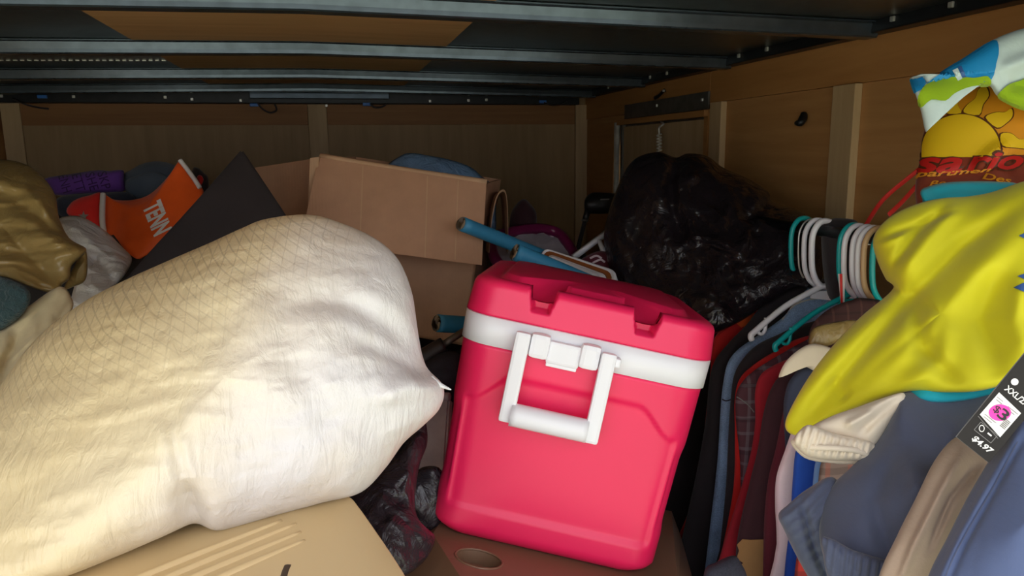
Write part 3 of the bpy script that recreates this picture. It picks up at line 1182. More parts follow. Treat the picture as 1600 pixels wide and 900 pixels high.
def console():
    O, U_, R_, F_ = TC(0, 0, -0.002), TC(0, 0, 1) - TC(0, 0, 0), TC(1, 0, 0) - TC(0, 0, 0), TC(0, 1, 0) - TC(0, 0, 0)
    z = 0.0

    def onZ(x, y, _z):
        r_ = ray(x, y)
        p = CAM + r_ * ((O - CAM).dot(U_) / r_.dot(U_)) - O
        return Vector((p.dot(R_), p.dot(F_), 0.0))

    def back(o_):
        for v_ in o_.data.vertices:
            c_ = v_.co.copy()
            v_.co = O + R_ * c_.x + F_ * c_.y + U_ * c_.z
        return o_
    outer = [onZ(676, 834, z), onZ(700, 872, z), onZ(722, 905, z), onZ(760, 960, z), onZ(1000, 990, z), onZ(1060, 930, z)]
    outer += [outer[-1] + Vector((0.04, 0.36, 0)), outer[0] + Vector((0.03, 0.30, 0))]
    hc = onZ(748, 874, z)
    rad = 0.037
    bm = bmesh.new()
    nseg = 40
    ring = [bm.verts.new((hc.x + rad * math.cos(2 * math.pi * i / nseg), hc.y + rad * 0.78 * math.sin(2 * math.pi * i / nseg), z)) for i in range(nseg)]
    rim = [bm.verts.new((hc.x + 1.06 * rad * math.cos(2 * math.pi * i / nseg), hc.y + 1.06 * rad * 0.78 * math.sin(2 * math.pi * i / nseg), z + 0.0015)) for i in range(nseg)]
    low = [bm.verts.new((hc.x + rad * 0.9 * math.cos(2 * math.pi * i / nseg), hc.y + rad * 0.7 * math.sin(2 * math.pi * i / nseg), z - 0.02)) for i in range(nseg)]
    ov = [bm.verts.new(p) for p in outer]
    # facets sloping outward below the top
    cen = sum(outer, Vector()) / len(outer)
    lv = []
    for p in outer:
        dxy = (p - cen)
        dxy.z = 0
        lv.append(bm.verts.new(p + dxy.normalized() * 0.07 + Vector((0, 0, -0.07))))
    bv = [bm.verts.new((q.co.x, q.co.y, z - 0.24)) for q in lv]
    for i in range(nseg):
        j = (i + 1) % nseg
        bm.faces.new((rim[i], rim[j], ring[j], ring[i]))
        bm.faces.new((ring[i], ring[j], low[j], low[i]))
    bm.faces.new(low)
    n = len(outer)
    for i in range(n):
        j = (i + 1) % n
        bm.faces.new((ov[i], ov[j], lv[j], lv[i]))
        bm.faces.new((lv[i], lv[j], bv[j], bv[i]))
    bm.faces.new(bv)
    eds = []
    for lst in (ov, rim):
        for i in range(len(lst)):
            e = bm.edges.get((lst[i], lst[(i + 1) % len(lst)]))
            eds.append(e)
    bmesh.ops.triangle_fill(bm, use_beauty=True, edges=eds)
    bmesh.ops.recalc_face_normals(bm, faces=bm.faces)
    me = bpy.data.meshes.new('console_shell')
    bm.to_mesh(me)
    bm.free()
    me.materials.append(M['brown_plastic'])
    o = bpy.data.objects.new('console_shell', me)
    COL.objects.link(o)
    rimo = tube('cup_holder_rim', [(hc.x + rad * 1.03 * math.cos(2 * math.pi * i / 24), hc.y + rad * 0.80 * math.sin(2 * math.pi * i / 24), z + 0.001) for i in range(24)], 0.0022, 'brown_plastic', 8, 2, True)
    thing('plastic_console', 'brown plastic console with a round cup holder under the cooler', 'console', [back(o), back(rimo)])


console()

# ================================================================== COMFORTER BAG
body = inflate('bag_body', [(-140, 850, 0.80), (-105, 760, 0.83), (-50, 680, 0.87), (5, 600, 0.91), (60, 528, 0.94), (130, 474, 0.97), (200, 437, 1.0), (265, 408, 1.02), (330, 380, 1.03), (378, 358, 1.04), (415, 344, 1.05), (480, 337, 1.06), (530, 349, 1.07), (585, 374, 1.07), (622, 408, 1.06), (642, 455, 1.05), (652, 520, 1.04), (664, 572, 1.03), (690, 603, 1.02), (686, 636, 1.01), (660, 664, 1.0), (628, 692, 0.99), (600, 730, 0.98), (562, 768, 0.97), (500, 784, 0.95), (420, 806, 0.92), (365, 822, 0.9), (335, 826, 0.88), (300, 818, 0.87), (250, 838, 0.84), (180, 868, 0.82), (105, 897, 0.78), (0, 930, 0.76), (-70, 945, 0.76), (-130, 920, 0.77)],
               (350, 590, 0.93), 0.12, 0.10, 'comforter', 2.6,
               wr=((0.012, 4.5, (1, 1, 1), 'n'), (0.0025, 15, (0.7, 1, 1.3), 'r'), (0.0018, 40, (0.5, 1, 1.3), 'n')),
               creases=[([(294, 730), (304, 790), (312, 880)], -0.034, 18), ([(266, 560), (280, 660), (300, 770)], -0.004, 12), ([(290, 660), (300, 700), (318, 770)], 0.004, 7), ([(262, 640), (274, 700), (288, 770)], 0.003, 7), ([(430, 478), (520, 480), (600, 520), (690, 610)], -0.014, 20), ([(430, 480), (440, 560), (500, 640), (600, 655)], -0.006, 26), ([(620, 400), (645, 470), (660, 560)], -0.016, 12),
                        ([(560, 620), (620, 600), (690, 605)], 0.014, 18), ([(520, 530), (600, 560), (670, 600)], -0.008, 12), ([(410, 560), (380, 480), (300, 420)], 0.010, 40)], nr=64, na=7)
knot = tube('film_corner', [W(672, 596, 0.985), W(688, 602, 0.98), W(705, 609, 0.975)], [0.009, 0.0035, 0.0006], 'white_film', 10, 5)
seamf = tube('film_fold', [W(282, 560, 0.825), W(292, 610, 0.822), W(300, 660, 0.822), W(312, 700, 0.825), W(330, 745, 0.83)], 0.003, 'white_film', 8, 6)
thing('comforter_bag', 'big cream and white comforter stuffed in clear plastic bag', 'bag', [body, knot])
bpy.data.objects.remove(seamf)

# ================================================================== LEFT SIDE
b = inflate('bag_film', [(-120, 300, 1.4), (-60, 252, 1.5), (0, 249, 1.55), (40, 257, 1.55), (68, 278, 1.53), (86, 305, 1.5), (92, 340, 1.46), (108, 372, 1.42), (134, 388, 1.38), (126, 402, 1.36), (112, 415, 1.35), (108, 436, 1.34), (96, 446, 1.33), (98, 462, 1.32), (70, 456, 1.3), (40, 446, 1.28), (0, 432, 1.28), (-60, 440, 1.28), (-120, 420, 1.3)],
            (0, 350, 1.44), 0.08, 0.12, 'olive_film', 2.8, wr=((0.012, 6, (1, 1, 1), 'n'), (0.012, 9, (0.5, 1, 1.6), 'r'), (0.005, 24, (0.7, 1, 1.4), 'r')),
            creases=[([(-20, 280), (40, 300), (85, 350)], 0.014, 9), ([(-20, 330), (50, 350), (110, 395)], 0.012, 12), ([(-40, 380), (30, 390), (95, 440)], -0.012, 12), ([(0, 300), (60, 340), (90, 370)], -0.012, 8)], nr=44)
mouth = inflate('bag_mouth', [(132, 388), (137, 410), (133, 438), (115, 448), (100, 452), (108, 432), (118, 412)], (120, 425, 1.44), 0.02, 0.03, 'olive_film', 4, wr=((0.010, 20, (1, 1, 1), 'r'),), nr=14)
thing('trash_bag', 'olive gold translucent trash bag with torn open mouth at left edge', 'bag', [b, mouth])
single(inflate('knit_blanket', [(-120, 440, 1.2), (-50, 428), (0, 431), (46, 455), (38, 488), (0, 517), (-60, 540), (-120, 520)], (-30, 478, 1.2), 0.03, 0.06, 'teal_knit', 4, wr=((0.008, 14, (1, 1, 1), 'n'),), nr=20),
       'dark teal knitted blanket corner below the olive trash bag', 'blanket')
single(inflate('beige_sheet', [(-120, 540, 1.15), (-60, 522, 1.2), (0, 512, 1.22), (40, 482, 1.24), (92, 448, 1.26), (112, 466, 1.26), (112, 486, 1.24), (92, 515, 1.2), (62, 560, 1.16), (30, 610, 1.12), (10, 650, 1.1), (-60, 700, 1.05), (-120, 660, 1.05)], (10, 560, 1.18), 0.02, 0.07, 'beige', 4,
               wr=((0.014, 10, (1.8, 1, 0.4), 'r'), (0.006, 22, (1.8, 1, 0.5), 'r')), creases=[([(100, 470), (50, 540), (10, 620)], 0.012, 10), ([(70, 470), (30, 520), (-20, 620)], -0.012, 9), ([(40, 500), (0, 560), (-20, 640)], 0.010, 9)], nr=30),
       'crumpled beige sheet between the teal blanket and the comforter bag', 'sheet')
single(inflate('white_bag', [(92, 345, 1.75), (112, 337, 1.78), (135, 342, 1.8), (166, 362, 1.8), (190, 385, 1.78), (206, 404, 1.76), (196, 428, 1.7), (175, 452, 1.64), (150, 480, 1.58), (110, 485, 1.56), (118, 440, 1.62), (124, 410, 1.66), (108, 385, 1.7)], (148, 412, 1.7), 0.06, 0.08, 'white_film',
               wr=((0.010, 9, (1, 1, 1), 'r'), (0.006, 20, (1, 1, 1), 'r')), creases=[([(110, 345), (150, 385), (200, 420)], 0.012, 8), ([(120, 380), (160, 420), (180, 440)], -0.012, 8)], nr=28),
       'crumpled white plastic bag between olive trash bag and black board', 'bag')
# black board
ap, lf, rg = W(378, 231, 1.78), W(168, 466, 1.50), W(470, 368, 1.72)
rg2 = ap + (rg - ap) * 1.9
thing('black_board', 'flat black board standing on its corner behind the comforter bag', 'board',
      [slab('board', [ap, rg2, lf + (rg2 - ap), lf], 0.035, 'black', 0.006, sub=5, warp=0.006)])
# orange vest
ov = inflate('vest_body', [(281, 251, 1.98), (292, 266, 1.98), (303, 281, 1.97), (318, 298, 1.96), (310, 318, 1.93), (288, 345, 1.91), (262, 376, 1.89), (206, 410, 1.86), (190, 386, 1.88), (178, 374, 1.9), (160, 366, 1.92), (159, 335, 1.95), (160, 303, 1.97), (175, 311, 1.97), (198, 313, 1.97), (222, 309, 1.97), (240, 299, 1.97), (258, 281, 1.98), (270, 266, 1.98)],
             (220, 338, 1.92), 0.022, 0.03, 'orange', 3.0, wr=((0.006, 9, (1, 1, 1), 'n'), (0.003, 22, (1, 1, 1), 'n')), nr=26, na=4)
bv_ = bvh_of(ov)
e1 = tube('white_edging', [W(281, 250, 1.965), W(292, 264, 1.965), W(303, 279, 1.955), W(312, 293, 1.945)], 0.006, 'white_cloth', 8, 4)
e2 = tube('white_edging', [W(161, 303, 1.95), W(160, 325, 1.93), W(160, 346, 1.91), W(163, 366, 1.9)], 0.007, 'white_cloth', 8, 4)
tx = lettering('lettering', 'TENN', (223, 325), (18, 46), (28, -14), bv_, 'ink_white', 0.003, 0.04)
thing('orange_vest', 'orange sports vest with white lettering and white edging', 'vest', [ov, e1, e2, tx])
rd = inflate('cap_cloth', [(104, 332), (110, 318), (122, 310), (140, 305), (158, 302), (159, 335), (158, 366), (140, 358), (120, 345)], (138, 333, 1.98), 0.03, 0.04, 'red', wr=((0.004, 10, (1, 1, 1), 'n'),), nr=18)
st = []
for i in range(10):
    a = -math.pi / 2 + i * math.pi / 5
    r_ = 8.5 if i % 2 == 0 else 3.4
    st.append((131 + r_ * math.cos(a), 338 + r_ * math.sin(a)))
star = decal('star', st, bvh_of(rd), 'ink_grey', 0.002, 3)
thing('red_cloth', 'red cloth piece with a pale star beside the orange vest', 'cloth', [rd, star])
pt = inflate('towel_cloth', [(70, 279), (110, 272), (150, 266), (170, 267), (192, 266), (194, 282), (194, 299), (150, 302), (110, 305), (84, 304), (76, 292)], (135, 286, 2.35), 0.05, 0.06, 'purple', 4, wr=((0.006, 9, (1, 1, 1), 'n'),), nr=20, na=4)
bp = bvh_of(pt)
lt = []
for s, x in (('SKP', 160), ('SHE', 141), ('ETT', 120), ('ENH', 99)):
    lt.append(lettering('lettering', s, (x - 8, 271 + (160 - x) * 0.08), (8, 26), (14, -4), bp, 'purple_ink', 0.002, 0.0))
thing('purple_towel', 'rolled purple towel with dark printed letters against the far wall', 'towel', [pt] + lt)
c1 = inflate('hat_crown', [(194, 276), (204, 266), (222, 256), (245, 252), (268, 256), (284, 268), (290, 284), (288, 312), (250, 325), (205, 322)], (242, 288, 2.38), 0.08, 0.09, 'slate', nr=20, wr=((0.006, 7, (1, 1, 1), 'n'),))
c2 = inflate('hat_brim', [(196, 284), (215, 274), (238, 268), (262, 276), (276, 290), (262, 316), (220, 322), (200, 305)], (236, 294, 2.27), 0.02, 0.03, 'slate', nr=12)
thing('fabric_hat', 'slate blue fabric hat behind the orange vest', 'hat', [c1, c2])
single(inflate('navy_sweater', [(88, 312), (110, 304), (150, 302), (196, 300), (212, 312), (210, 336), (180, 345), (130, 345), (95, 338)], (150, 322, 2.22), 0.05, 0.07, 'navy', nr=18, wr=((0.008, 8, (1, 1, 1), 'r'),)),
       'dark navy folded sweater under the purple towel', 'sweater')
bc = inflate('shoe_upper', [(300, 268), (308, 262), (318, 270), (326, 282), (326, 330), (316, 385), (300, 385), (298, 320)], (313, 282, 2.1), 0.03, 0.05, 'black', nr=12)
bd = inflate('red_patch', [(308, 276), (314, 274), (318, 281), (314, 290), (308, 290)], (313, 282, 2.065), 0.012, 0.008, 'red', nr=8)
thing('black_shoe', 'small black shoe tip with red patch beside the orange vest', 'shoe', [bc, bd])

# ================================================================== CARDBOARD BOX
def carton():
    A, B = W(499, 246, 2.02), W(760, 287, 1.98)
    xa = (B - A).normalized()
    n0 = xa.cross(Vector((0, 0, 1))).normalized()            # away from or towards camera
    if n0.dot(FV) < 0:
        n0 = -n0
    dn = xa.cross(n0).normalized()
    if dn.z > 0:
        dn = -dn
    w = (B - A).length
    H, D, th = 0.46, 0.30, 0.006
    parts = []
    parts.append(slab('front_panel', [A + n0 * 0.02, B + n0 * 0.02, B + n0 * 0.02 + dn * H, A + n0 * 0.02 + dn * H], th, 'cardboard', 0, n0))
    parts.append(slab('back_panel', [A + n0 * D, B + n0 * D, B + n0 * D + dn * H, A + n0 * D + dn * H], th, 'cardboard', 0, -n0))
    parts.append(slab('side_panel', [A + n0 * 0.02, A + n0 * D, A + n0 * D + dn * H, A + n0 * 0.02 + dn * H], th, 'cardboard', 0, xa))
    parts.append(slab('side_panel', [B + n0 * 0.02, B + n0 * D, B + n0 * D + dn * H, B + n0 * 0.02 + dn * H], th, 'cardboard', 0, -xa))
    parts.append(slab('bottom_panel', [A + dn * H + n0 * 0.02, B + dn * H + n0 * 0.02, B + dn * H + n0 * D, A + dn * H + n0 * D], th, 'cardboard', 0, -dn))
    # big front flap folded over and hanging clear of the front
    f0, f1, f2, f3 = A - n0 * 0.004, B - n0 * 0.004, W(753, 414, 1.90), W(470, 378, 1.90)
    parts.append(slab('front_flap', [f0, f1, f2, f3], 0.005, 'cardboard', 0, n0, sub=5, warp=0.006))
    bf = bvh_of(parts[-1])
    for a, b_ in (((567, 260), (562, 392)), ((668, 275), (664, 402)), ((716, 282), (711, 406))):
        parts.append(stroke('score_line', [a, ((a[0] + b_[0]) / 2, (a[1] + b_[1]) / 2), b_], 1.6, bf, 'cardedge', 0.001))
    # fold between flap and panel along the top
    parts.append(tube('fold_edge', [A + n0 * 0.008 - dn * 0.001, A.lerp(B, 0.5) + n0 * 0.008 + dn * 0.001, B + n0 * 0.008 - dn * 0.001], 0.011, 'cardedge', 10, 4))
    # left flap swung out to the left
    l0, l1 = W(497, 247, 2.03), W(398, 262, 2.22)
    parts.append(slab('left_flap', [l0, l1, W(400, 366, 2.2), W(492, 366, 2.02)], 0.005, 'cardboard', 0, n0, sub=3, warp=0.006))
    parts.append(slab('left_flap_edge', [W(484, 247, 2.0), W(498, 245, 2.0), W(494, 350, 1.99), W(480, 350, 1.99)], 0.012, 'cardedge', 0.001, n0))
    # right flap folded in a U
    u = [(764, 300, 2.0), (768, 380, 1.98)]
    v, f = [], []
    prof = [(764, 396, 1.97), (767, 350, 1.98), (774, 312, 2.0), (783, 297, 2.02), (791, 302, 2.06), (794, 340, 2.1), (794, 396, 2.12)]
    P = crom([W(*p) for p in prof], 5)
    sd = (ray(775, 340) - Vector((0.06, 0, 0))).normalized()
    n = len(P)
    cc = sum(P, Vector()) / n
    for p in P:
        q = p + (p - cc).normalized() * -0.006
        v += [p, p + sd * 0.22, q + sd * 0.22, q]
    for i in range(n - 1):
        for k in range(4):
            f.append((4 * i + k, 4 * i + (k + 1) % 4, 4 * i + 4 + (k + 1) % 4, 4 * i + 4 + k))
    f += [(0, 1, 2, 3), (4 * n - 1, 4 * n - 2, 4 * n - 3, 4 * n - 4)]
    parts.append(mk('right_flap', v, f, 'cardedge', False))
    thing('cardboard_box', 'open brown cardboard box with its front flap folded down', 'box', parts)


carton()
single(inflate('wrapped_bundle', [(604, 262), (622, 246), (640, 239), (670, 243), (705, 250), (735, 261), (752, 275), (768, 290), (775, 330), (760, 370), (640, 360), (606, 300)], (690, 300, 2.22), 0.07, 0.10, 'blue_film', nr=26, wr=((0.006, 12, (1.6, 1, 0.6), 'r'), (0.004, 24, (1, 1, 1), 'n'))),
       'blue plastic wrapped bundle sticking out of the cardboard box', 'bundle')

# ================================================================== BLUE FOAM PIPES, FRAME, TUB, CLUB ...
def noodle(label, a, b, r, name='foam_pipe'):
    p, q = W(*a), W(*b)
    dv = (q - p).normalized()
    side = dv.orthogonal().normalized()
    s2 = dv.cross(side)
    body_ = tube('foam_sleeve', [p, p.lerp(q, 0.33), p.lerp(q, 0.66), q], r, 'teal_foam', 20, 4)
    v, f = [(p - dv * 0.001)], []
    nn = 22
    for k, rr_ in enumerate((0.4, 0.8, 0.93)):
        for i in range(nn):
            a_ = 2 * math.pi * i / nn
            v.append(p + (side * math.cos(a_) + s2 * math.sin(a_)) * r * rr_ - dv * (0.004 + 0.004 * noise.noise(Vector((k * 3, i * 1.7, r * 90)))))
    for i in range(nn):
        j = (i + 1) % nn
        f.append((0, 1 + i, 1 + j))
        for k in range(2):
            f.append((1 + k * nn + i, 1 + (k + 1) * nn + i, 1 + (k + 1) * nn + j, 1 + k * nn + j))
    f.append(tuple(1 + 2 * nn + i for i in range(nn))[::-1])
    thing(name, label, 'foam pipe', [body_, mk('foam_core', v, f, 'foam_core')], 'blue foam pipes by the cooler')


noodle('blue foam pipe pointing furthest left across the cardboard box', (722, 350, 1.84), (890, 417, 2.10), 0.0185)
noodle('blue foam pipe with frayed end lying just above the cooler lid', (806, 394, 1.68), (930, 446, 1.76), 0.0200)
noodle('blue foam pipe end showing low down left of the cooler', (684, 505, 1.78), (790, 512, 1.90), 0.0215)


def tray():
    # white rimmed tray with a brown inner edge, leaning
    c0, c1, c2, c3 = W(848, 386, 1.98), W(966, 424, 1.86), W(948, 500, 1.78), W(830, 462, 1.9)
    n = (c1 - c0).cross(c3 - c0).normalized()
    if n.dot(FV) > 0:
        n = -n

    def ringp(ins, h):
        q = [c0, c1, c2, c3]
        c = sum(q, Vector()) / 4
        pts = []
        for i in range(4):
            p = q[i]
            a, b_ = q[i - 1], q[(i + 1) % 4]
            rad = 0.028
            pa, pb = p + (a - p).normalized() * rad, p + (b_ - p).normalized() * rad
            for t in (0, 0.25, 0.5, 0.75, 1):
                pts.append(pa.lerp(p, t).lerp(p.lerp(pb, t), t))
        out = []
        for p in pts:
            out.append(p + (c - p).normalized() * ins + n * h)
        return out

    def ringmesh(name, specs, mat, cap=False):
        v, f = [], []
        m = 20
        for ins, h in specs:
            v += ringp(ins, h)
        for k in range(len(specs) - 1):
            for i in range(m):
                j = (i + 1) % m
                f.append((k * m + i, k * m + j, (k + 1) * m + j, (k + 1) * m + i))
        if cap:
            f.append(tuple((len(specs) - 1) * m + i for i in range(m)))
            f.append(tuple(range(m)))
        return mk(name, v, f, mat, False)

    outer = ringmesh('outer_rim', [(0.0, -0.03), (0.0, 0.0), (0.006, 0.004), (0.012, 0.0), (0.012, -0.012)], 'white_plastic')
    br = ringmesh('brown_rim', [(0.0125, -0.012), (0.0125, 0.003), (0.024, 0.003), (0.026, -0.010)], 'brown_paint')
    inn = ringmesh('inner_panel', [(0.0262, -0.012), (0.0262, 0.0), (0.04, 0.006), (0.046, -0.006)], 'white_plastic', True)
    thing('serving_tray', 'white tray with brown inner rim leaning behind the blue pipes', 'tray', [outer, br, inn])


tray()
# magenta tub with speckled lining
rimp = [W(x, y, d) for x, y, d in ((772, 372, 2.2), (800, 362, 2.26), (838, 357, 2.32), (868, 362, 2.34), (885, 378, 2.3), (898, 402, 2.24), (890, 424, 2.14), (840, 432, 2.08), (790, 420, 2.1), (770, 396, 2.14))]
cr_ = crom(rimp, 5, True)
cz = sum(cr_, Vector()) / len(cr_)
rim = tube('tub_rim', rimp, 0.016, 'magenta', 12, 5, True)
v, f = [], []
m = len(cr_)
for s, dz in ((1.0, 0), (0.96, -0.03), (0.85, -0.16), (0.8, -0.22)):
    for p in cr_:
        q = cz.lerp(p, s)
        v.append(q + Vector((0, 0, dz)))
for k in range(3):
    for i in range(m):
        j = (i + 1) % m
        f.append((k * m + i, k * m + j, (k + 1) * m + j, (k + 1) * m + i))
f.append(tuple(3 * m + i for i in range(m)))
shell = mk('tub_shell', v, f, 'magenta')
v, f = [], []
for s, dz in ((0.88, -0.008), (0.7, -0.010), (0.3, -0.004)):
    for p in cr_:
        v.append(cz.lerp(p, s) + Vector((0, 0, dz)) + 0.01 * Vector((0, 0, noise.noise(p * 30))))
for k in range(2):
    for i in range(m):
        j = (i + 1) % m
        f.append((k * m + i, k * m + j, (k + 1) * m + j, (k + 1) * m + i))
f.append(tuple(2 * m + i for i in range(m)))
lining = mk('tub_contents', v, f, 'speckle')
thing('plastic_tub', 'magenta rimmed plastic tub with pale speckled contents', 'tub', [rim, shell, lining])
single(inflate('maroon_hood', [(796, 360, 2.4), (798, 335), (806, 320), (818, 311), (828, 318), (838, 333), (838, 358), (836, 385), (798, 385)], (818, 350, 2.42), 0.05, 0.06, 'dark_maroon', nr=18, wr=((0.006, 10, (1, 1, 1), 'n'),)),
       'dark pointed cloth hood standing behind the magenta tub', 'cloth')
# golf club
hd = inflate('club_head', [(913, 318, 2.4), (916, 308), (926, 301), (946, 301), (966, 304), (964, 318), (960, 330), (945, 334), (925, 334), (915, 334)], (940, 318, 2.42), 0.05, 0.07, 'ink_black', 3, nr=18)
hosel = tube('hosel', [W(918, 330, 2.40), W(914, 345, 2.40)], 0.010, 'ink_black', 10, 1)
ferr = tube('ferrule', [W(914.2, 343, 2.399), W(913.6, 346, 2.399)], 0.0112, 'plate', 10, 1)
shaft = tube('shaft', [W(914, 345, 2.40), W(895, 420, 2.36), W(880, 470, 2.33)], 0.0075, 'dark_rubber', 8, 2)
fc = decal('face_line', [(938, 311), (952, 310.5), (952, 312.2), (938, 313)], bvh_of(hd), 'ink_grey', 0.001, 5)
thing('golf_club', 'black golf driver standing head up in the far corner', 'golf club', [hd, hosel, ferr, shaft, fc])
# white bracket frame and striped cloth
thing('white_bracket', 'white metal angle bracket jutting beside the black bag', 'bracket', [
    tube('bar', [W(896, 402, 2.1), W(950, 362, 2.12)], 0.010, 'white_plastic', 4, 1),
    tube('strut', [W(936, 376, 2.11), W(944, 396, 2.08)], 0.008, 'white_plastic', 4, 1)])
sc = inflate('cloth', [(905, 412), (920, 398), (940, 392), (958, 400), (960, 430), (930, 440)], (934, 414, 2.02), 0.03, 0.05, 'maroon', nr=14, wr=((0.006, 12, (1, 1, 1), 'n'),))
bs_ = bvh_of(sc)
thing('striped_cloth', 'maroon cloth with pale stripes under the white bracket', 'cloth', [sc, stroke('stripe', [(922, 404), (932, 400), (940, 404)], 3, bs_, 'pinkwhite', 0.002), stroke('stripe', [(926, 411), (938, 406), (945, 410)], 3, bs_, 'pinkwhite', 0.002)])

# ================================================================== BLACK BAG
bb = inflate('bag_film', [(944, 380, 2.0), (950, 335, 2.02), (962, 300, 2.04), (980, 262, 2.05), (1000, 244, 2.06), (1030, 238, 2.06), (1056, 246, 2.06), (1075, 240, 2.06), (1105, 244, 2.05), (1130, 262, 2.03), (1170, 280, 1.98), (1200, 300, 1.92), (1206, 315, 1.9), (1240, 325, 1.84), (1268, 344, 1.78), (1290, 370, 1.72), (1290, 420, 1.68), (1270, 450, 1.65), (1240, 450, 1.66), (1190, 480, 1.68), (1160, 500, 1.70), (1120, 520, 1.74), (1080, 530, 1.78), (1020, 500, 1.86), (965, 450, 1.95)],
             (1100, 380, 1.93), 0.15, 0.16, 'trash', 2.2, wr=((0.012, 5, (1, 1, 1), 'n'), (0.012, 6, (1.3, 1, 0.7), 'r'), (0.006, 13, (1.5, 1, 0.6), 'r'), (0.0035, 28, (1.4, 1, 0.6), 'r')),
             creases=[([(1056, 246), (1050, 300), (1062, 360), (1075, 380)], -0.035, 12), ([(1075, 250), (1066, 290), (1100, 275)], 0.02, 9), ([(1070, 370), (1120, 375), (1150, 392), (1180, 345)], 0.022, 8), ([(1120, 330), (1100, 350)], 0.02, 22), ([(1206, 318), (1170, 345), (1180, 380)], -0.022, 10),
                      ([(1170, 440), (1210, 400), (1240, 380)], -0.016, 10), ([(1080, 400), (1110, 450), (1140, 500)], -0.012, 10), ([(1110, 400), (1130, 440), (1160, 480)], 0.012, 7), ([(1140, 400), (1160, 440), (1180, 470)], 0.010, 6), ([(1000, 300), (990, 380), (1010, 470)], -0.01, 14)], nr=64, na=7)
thing('trash_bag', 'large shiny black trash bag heaped behind the cooler', 'bag', [bb])

# ================================================================== GAP BETWEEN COMFORTER BAG AND COOLER
single(inflate('dark_bag', [(540, 800, 1.1), (585, 740, 1.15), (630, 690, 1.2), (660, 650, 1.24), (668, 690, 1.22), (655, 730, 1.2), (648, 790, 1.16), (660, 820, 1.14), (680, 840, 1.12), (660, 880, 1.08), (620, 900, 1.04), (585, 850, 1.06)], (625, 785, 1.14), 0.05, 0.08, 'darkfilm', nr=28, wr=((0.008, 10, (1, 1, 1), 'r'), (0.004, 25, (1, 1, 1), 'r'))),
       'crumpled dark grey plastic bag wedged between the tan case and cooler', 'bag')
single(inflate('clear_bag', [(640, 780, 1.25), (645, 750), (660, 730), (690, 735), (695, 790), (680, 830), (655, 830)], (668, 780, 1.27), 0.03, 0.05, 'darkfilm', nr=18, wr=((0.008, 14, (1, 1, 1), 'r'),)),
       'wrinkled dark plastic film tucked against the lower left cooler side', 'bag')
thing('white_bin', 'pale plastic bin side showing in the gap left of the cooler', 'bin', [
    slab('bin_side', [W(640, 620, 1.56), W(702, 620, 1.52), W(690, 800, 1.36), W(630, 780, 1.40)], 0.02, 'speckle', 0.004),
    tube('bin_rim', [W(639, 620, 1.557), W(702, 620, 1.517)], 0.009, 'speckle', 8, 1)])
single(inflate('denim_bundle', [(640, 600, 1.62), (665, 566), (690, 550), (716, 552), (730, 580), (720, 620), (680, 640), (650, 630)], (690, 592, 1.62), 0.05, 0.08, 'denim_dark', nr=18, wr=((0.008, 12, (1, 1, 1), 'r'),)),
       'dark blue denim bundle between comforter bag and cooler', 'clothing')
thing('tool_handle', 'black rubber grip with metal shaft left of the cooler', 'tool', [
    tube('grip', [W(640, 572, 1.62), W(665, 556, 1.62), W(694, 538, 1.62)], [0.016, 0.019, 0.017], 'dark_rubber', 14, 5),
    tube('shaft', [W(692, 539, 1.62), W(724, 518, 1.64), W(780, 482, 1.7)], 0.008, 'plate', 10, 2)])

# ================================================================== ROD, HANGERS AND CLOTHES AT THE RIGHT
XROD, ZROD = 1.0, 1.500
rod = tube('rod_pipe', [(XROD, 0.80, ZROD), (XROD, 1.62, ZROD)], 0.012, 'rail_black', 14, 1)
caps = [tube('end_cap', [(XROD, y - 0.008, ZROD), (XROD, y + 0.008, ZROD)], 0.015, 'dark_rubber', 14, 1) for y in (0.80, 1.62)]
thing('clothes_rod', 'dark clothes rod along the right wall carrying the hangers', 'rod', [rod] + caps)


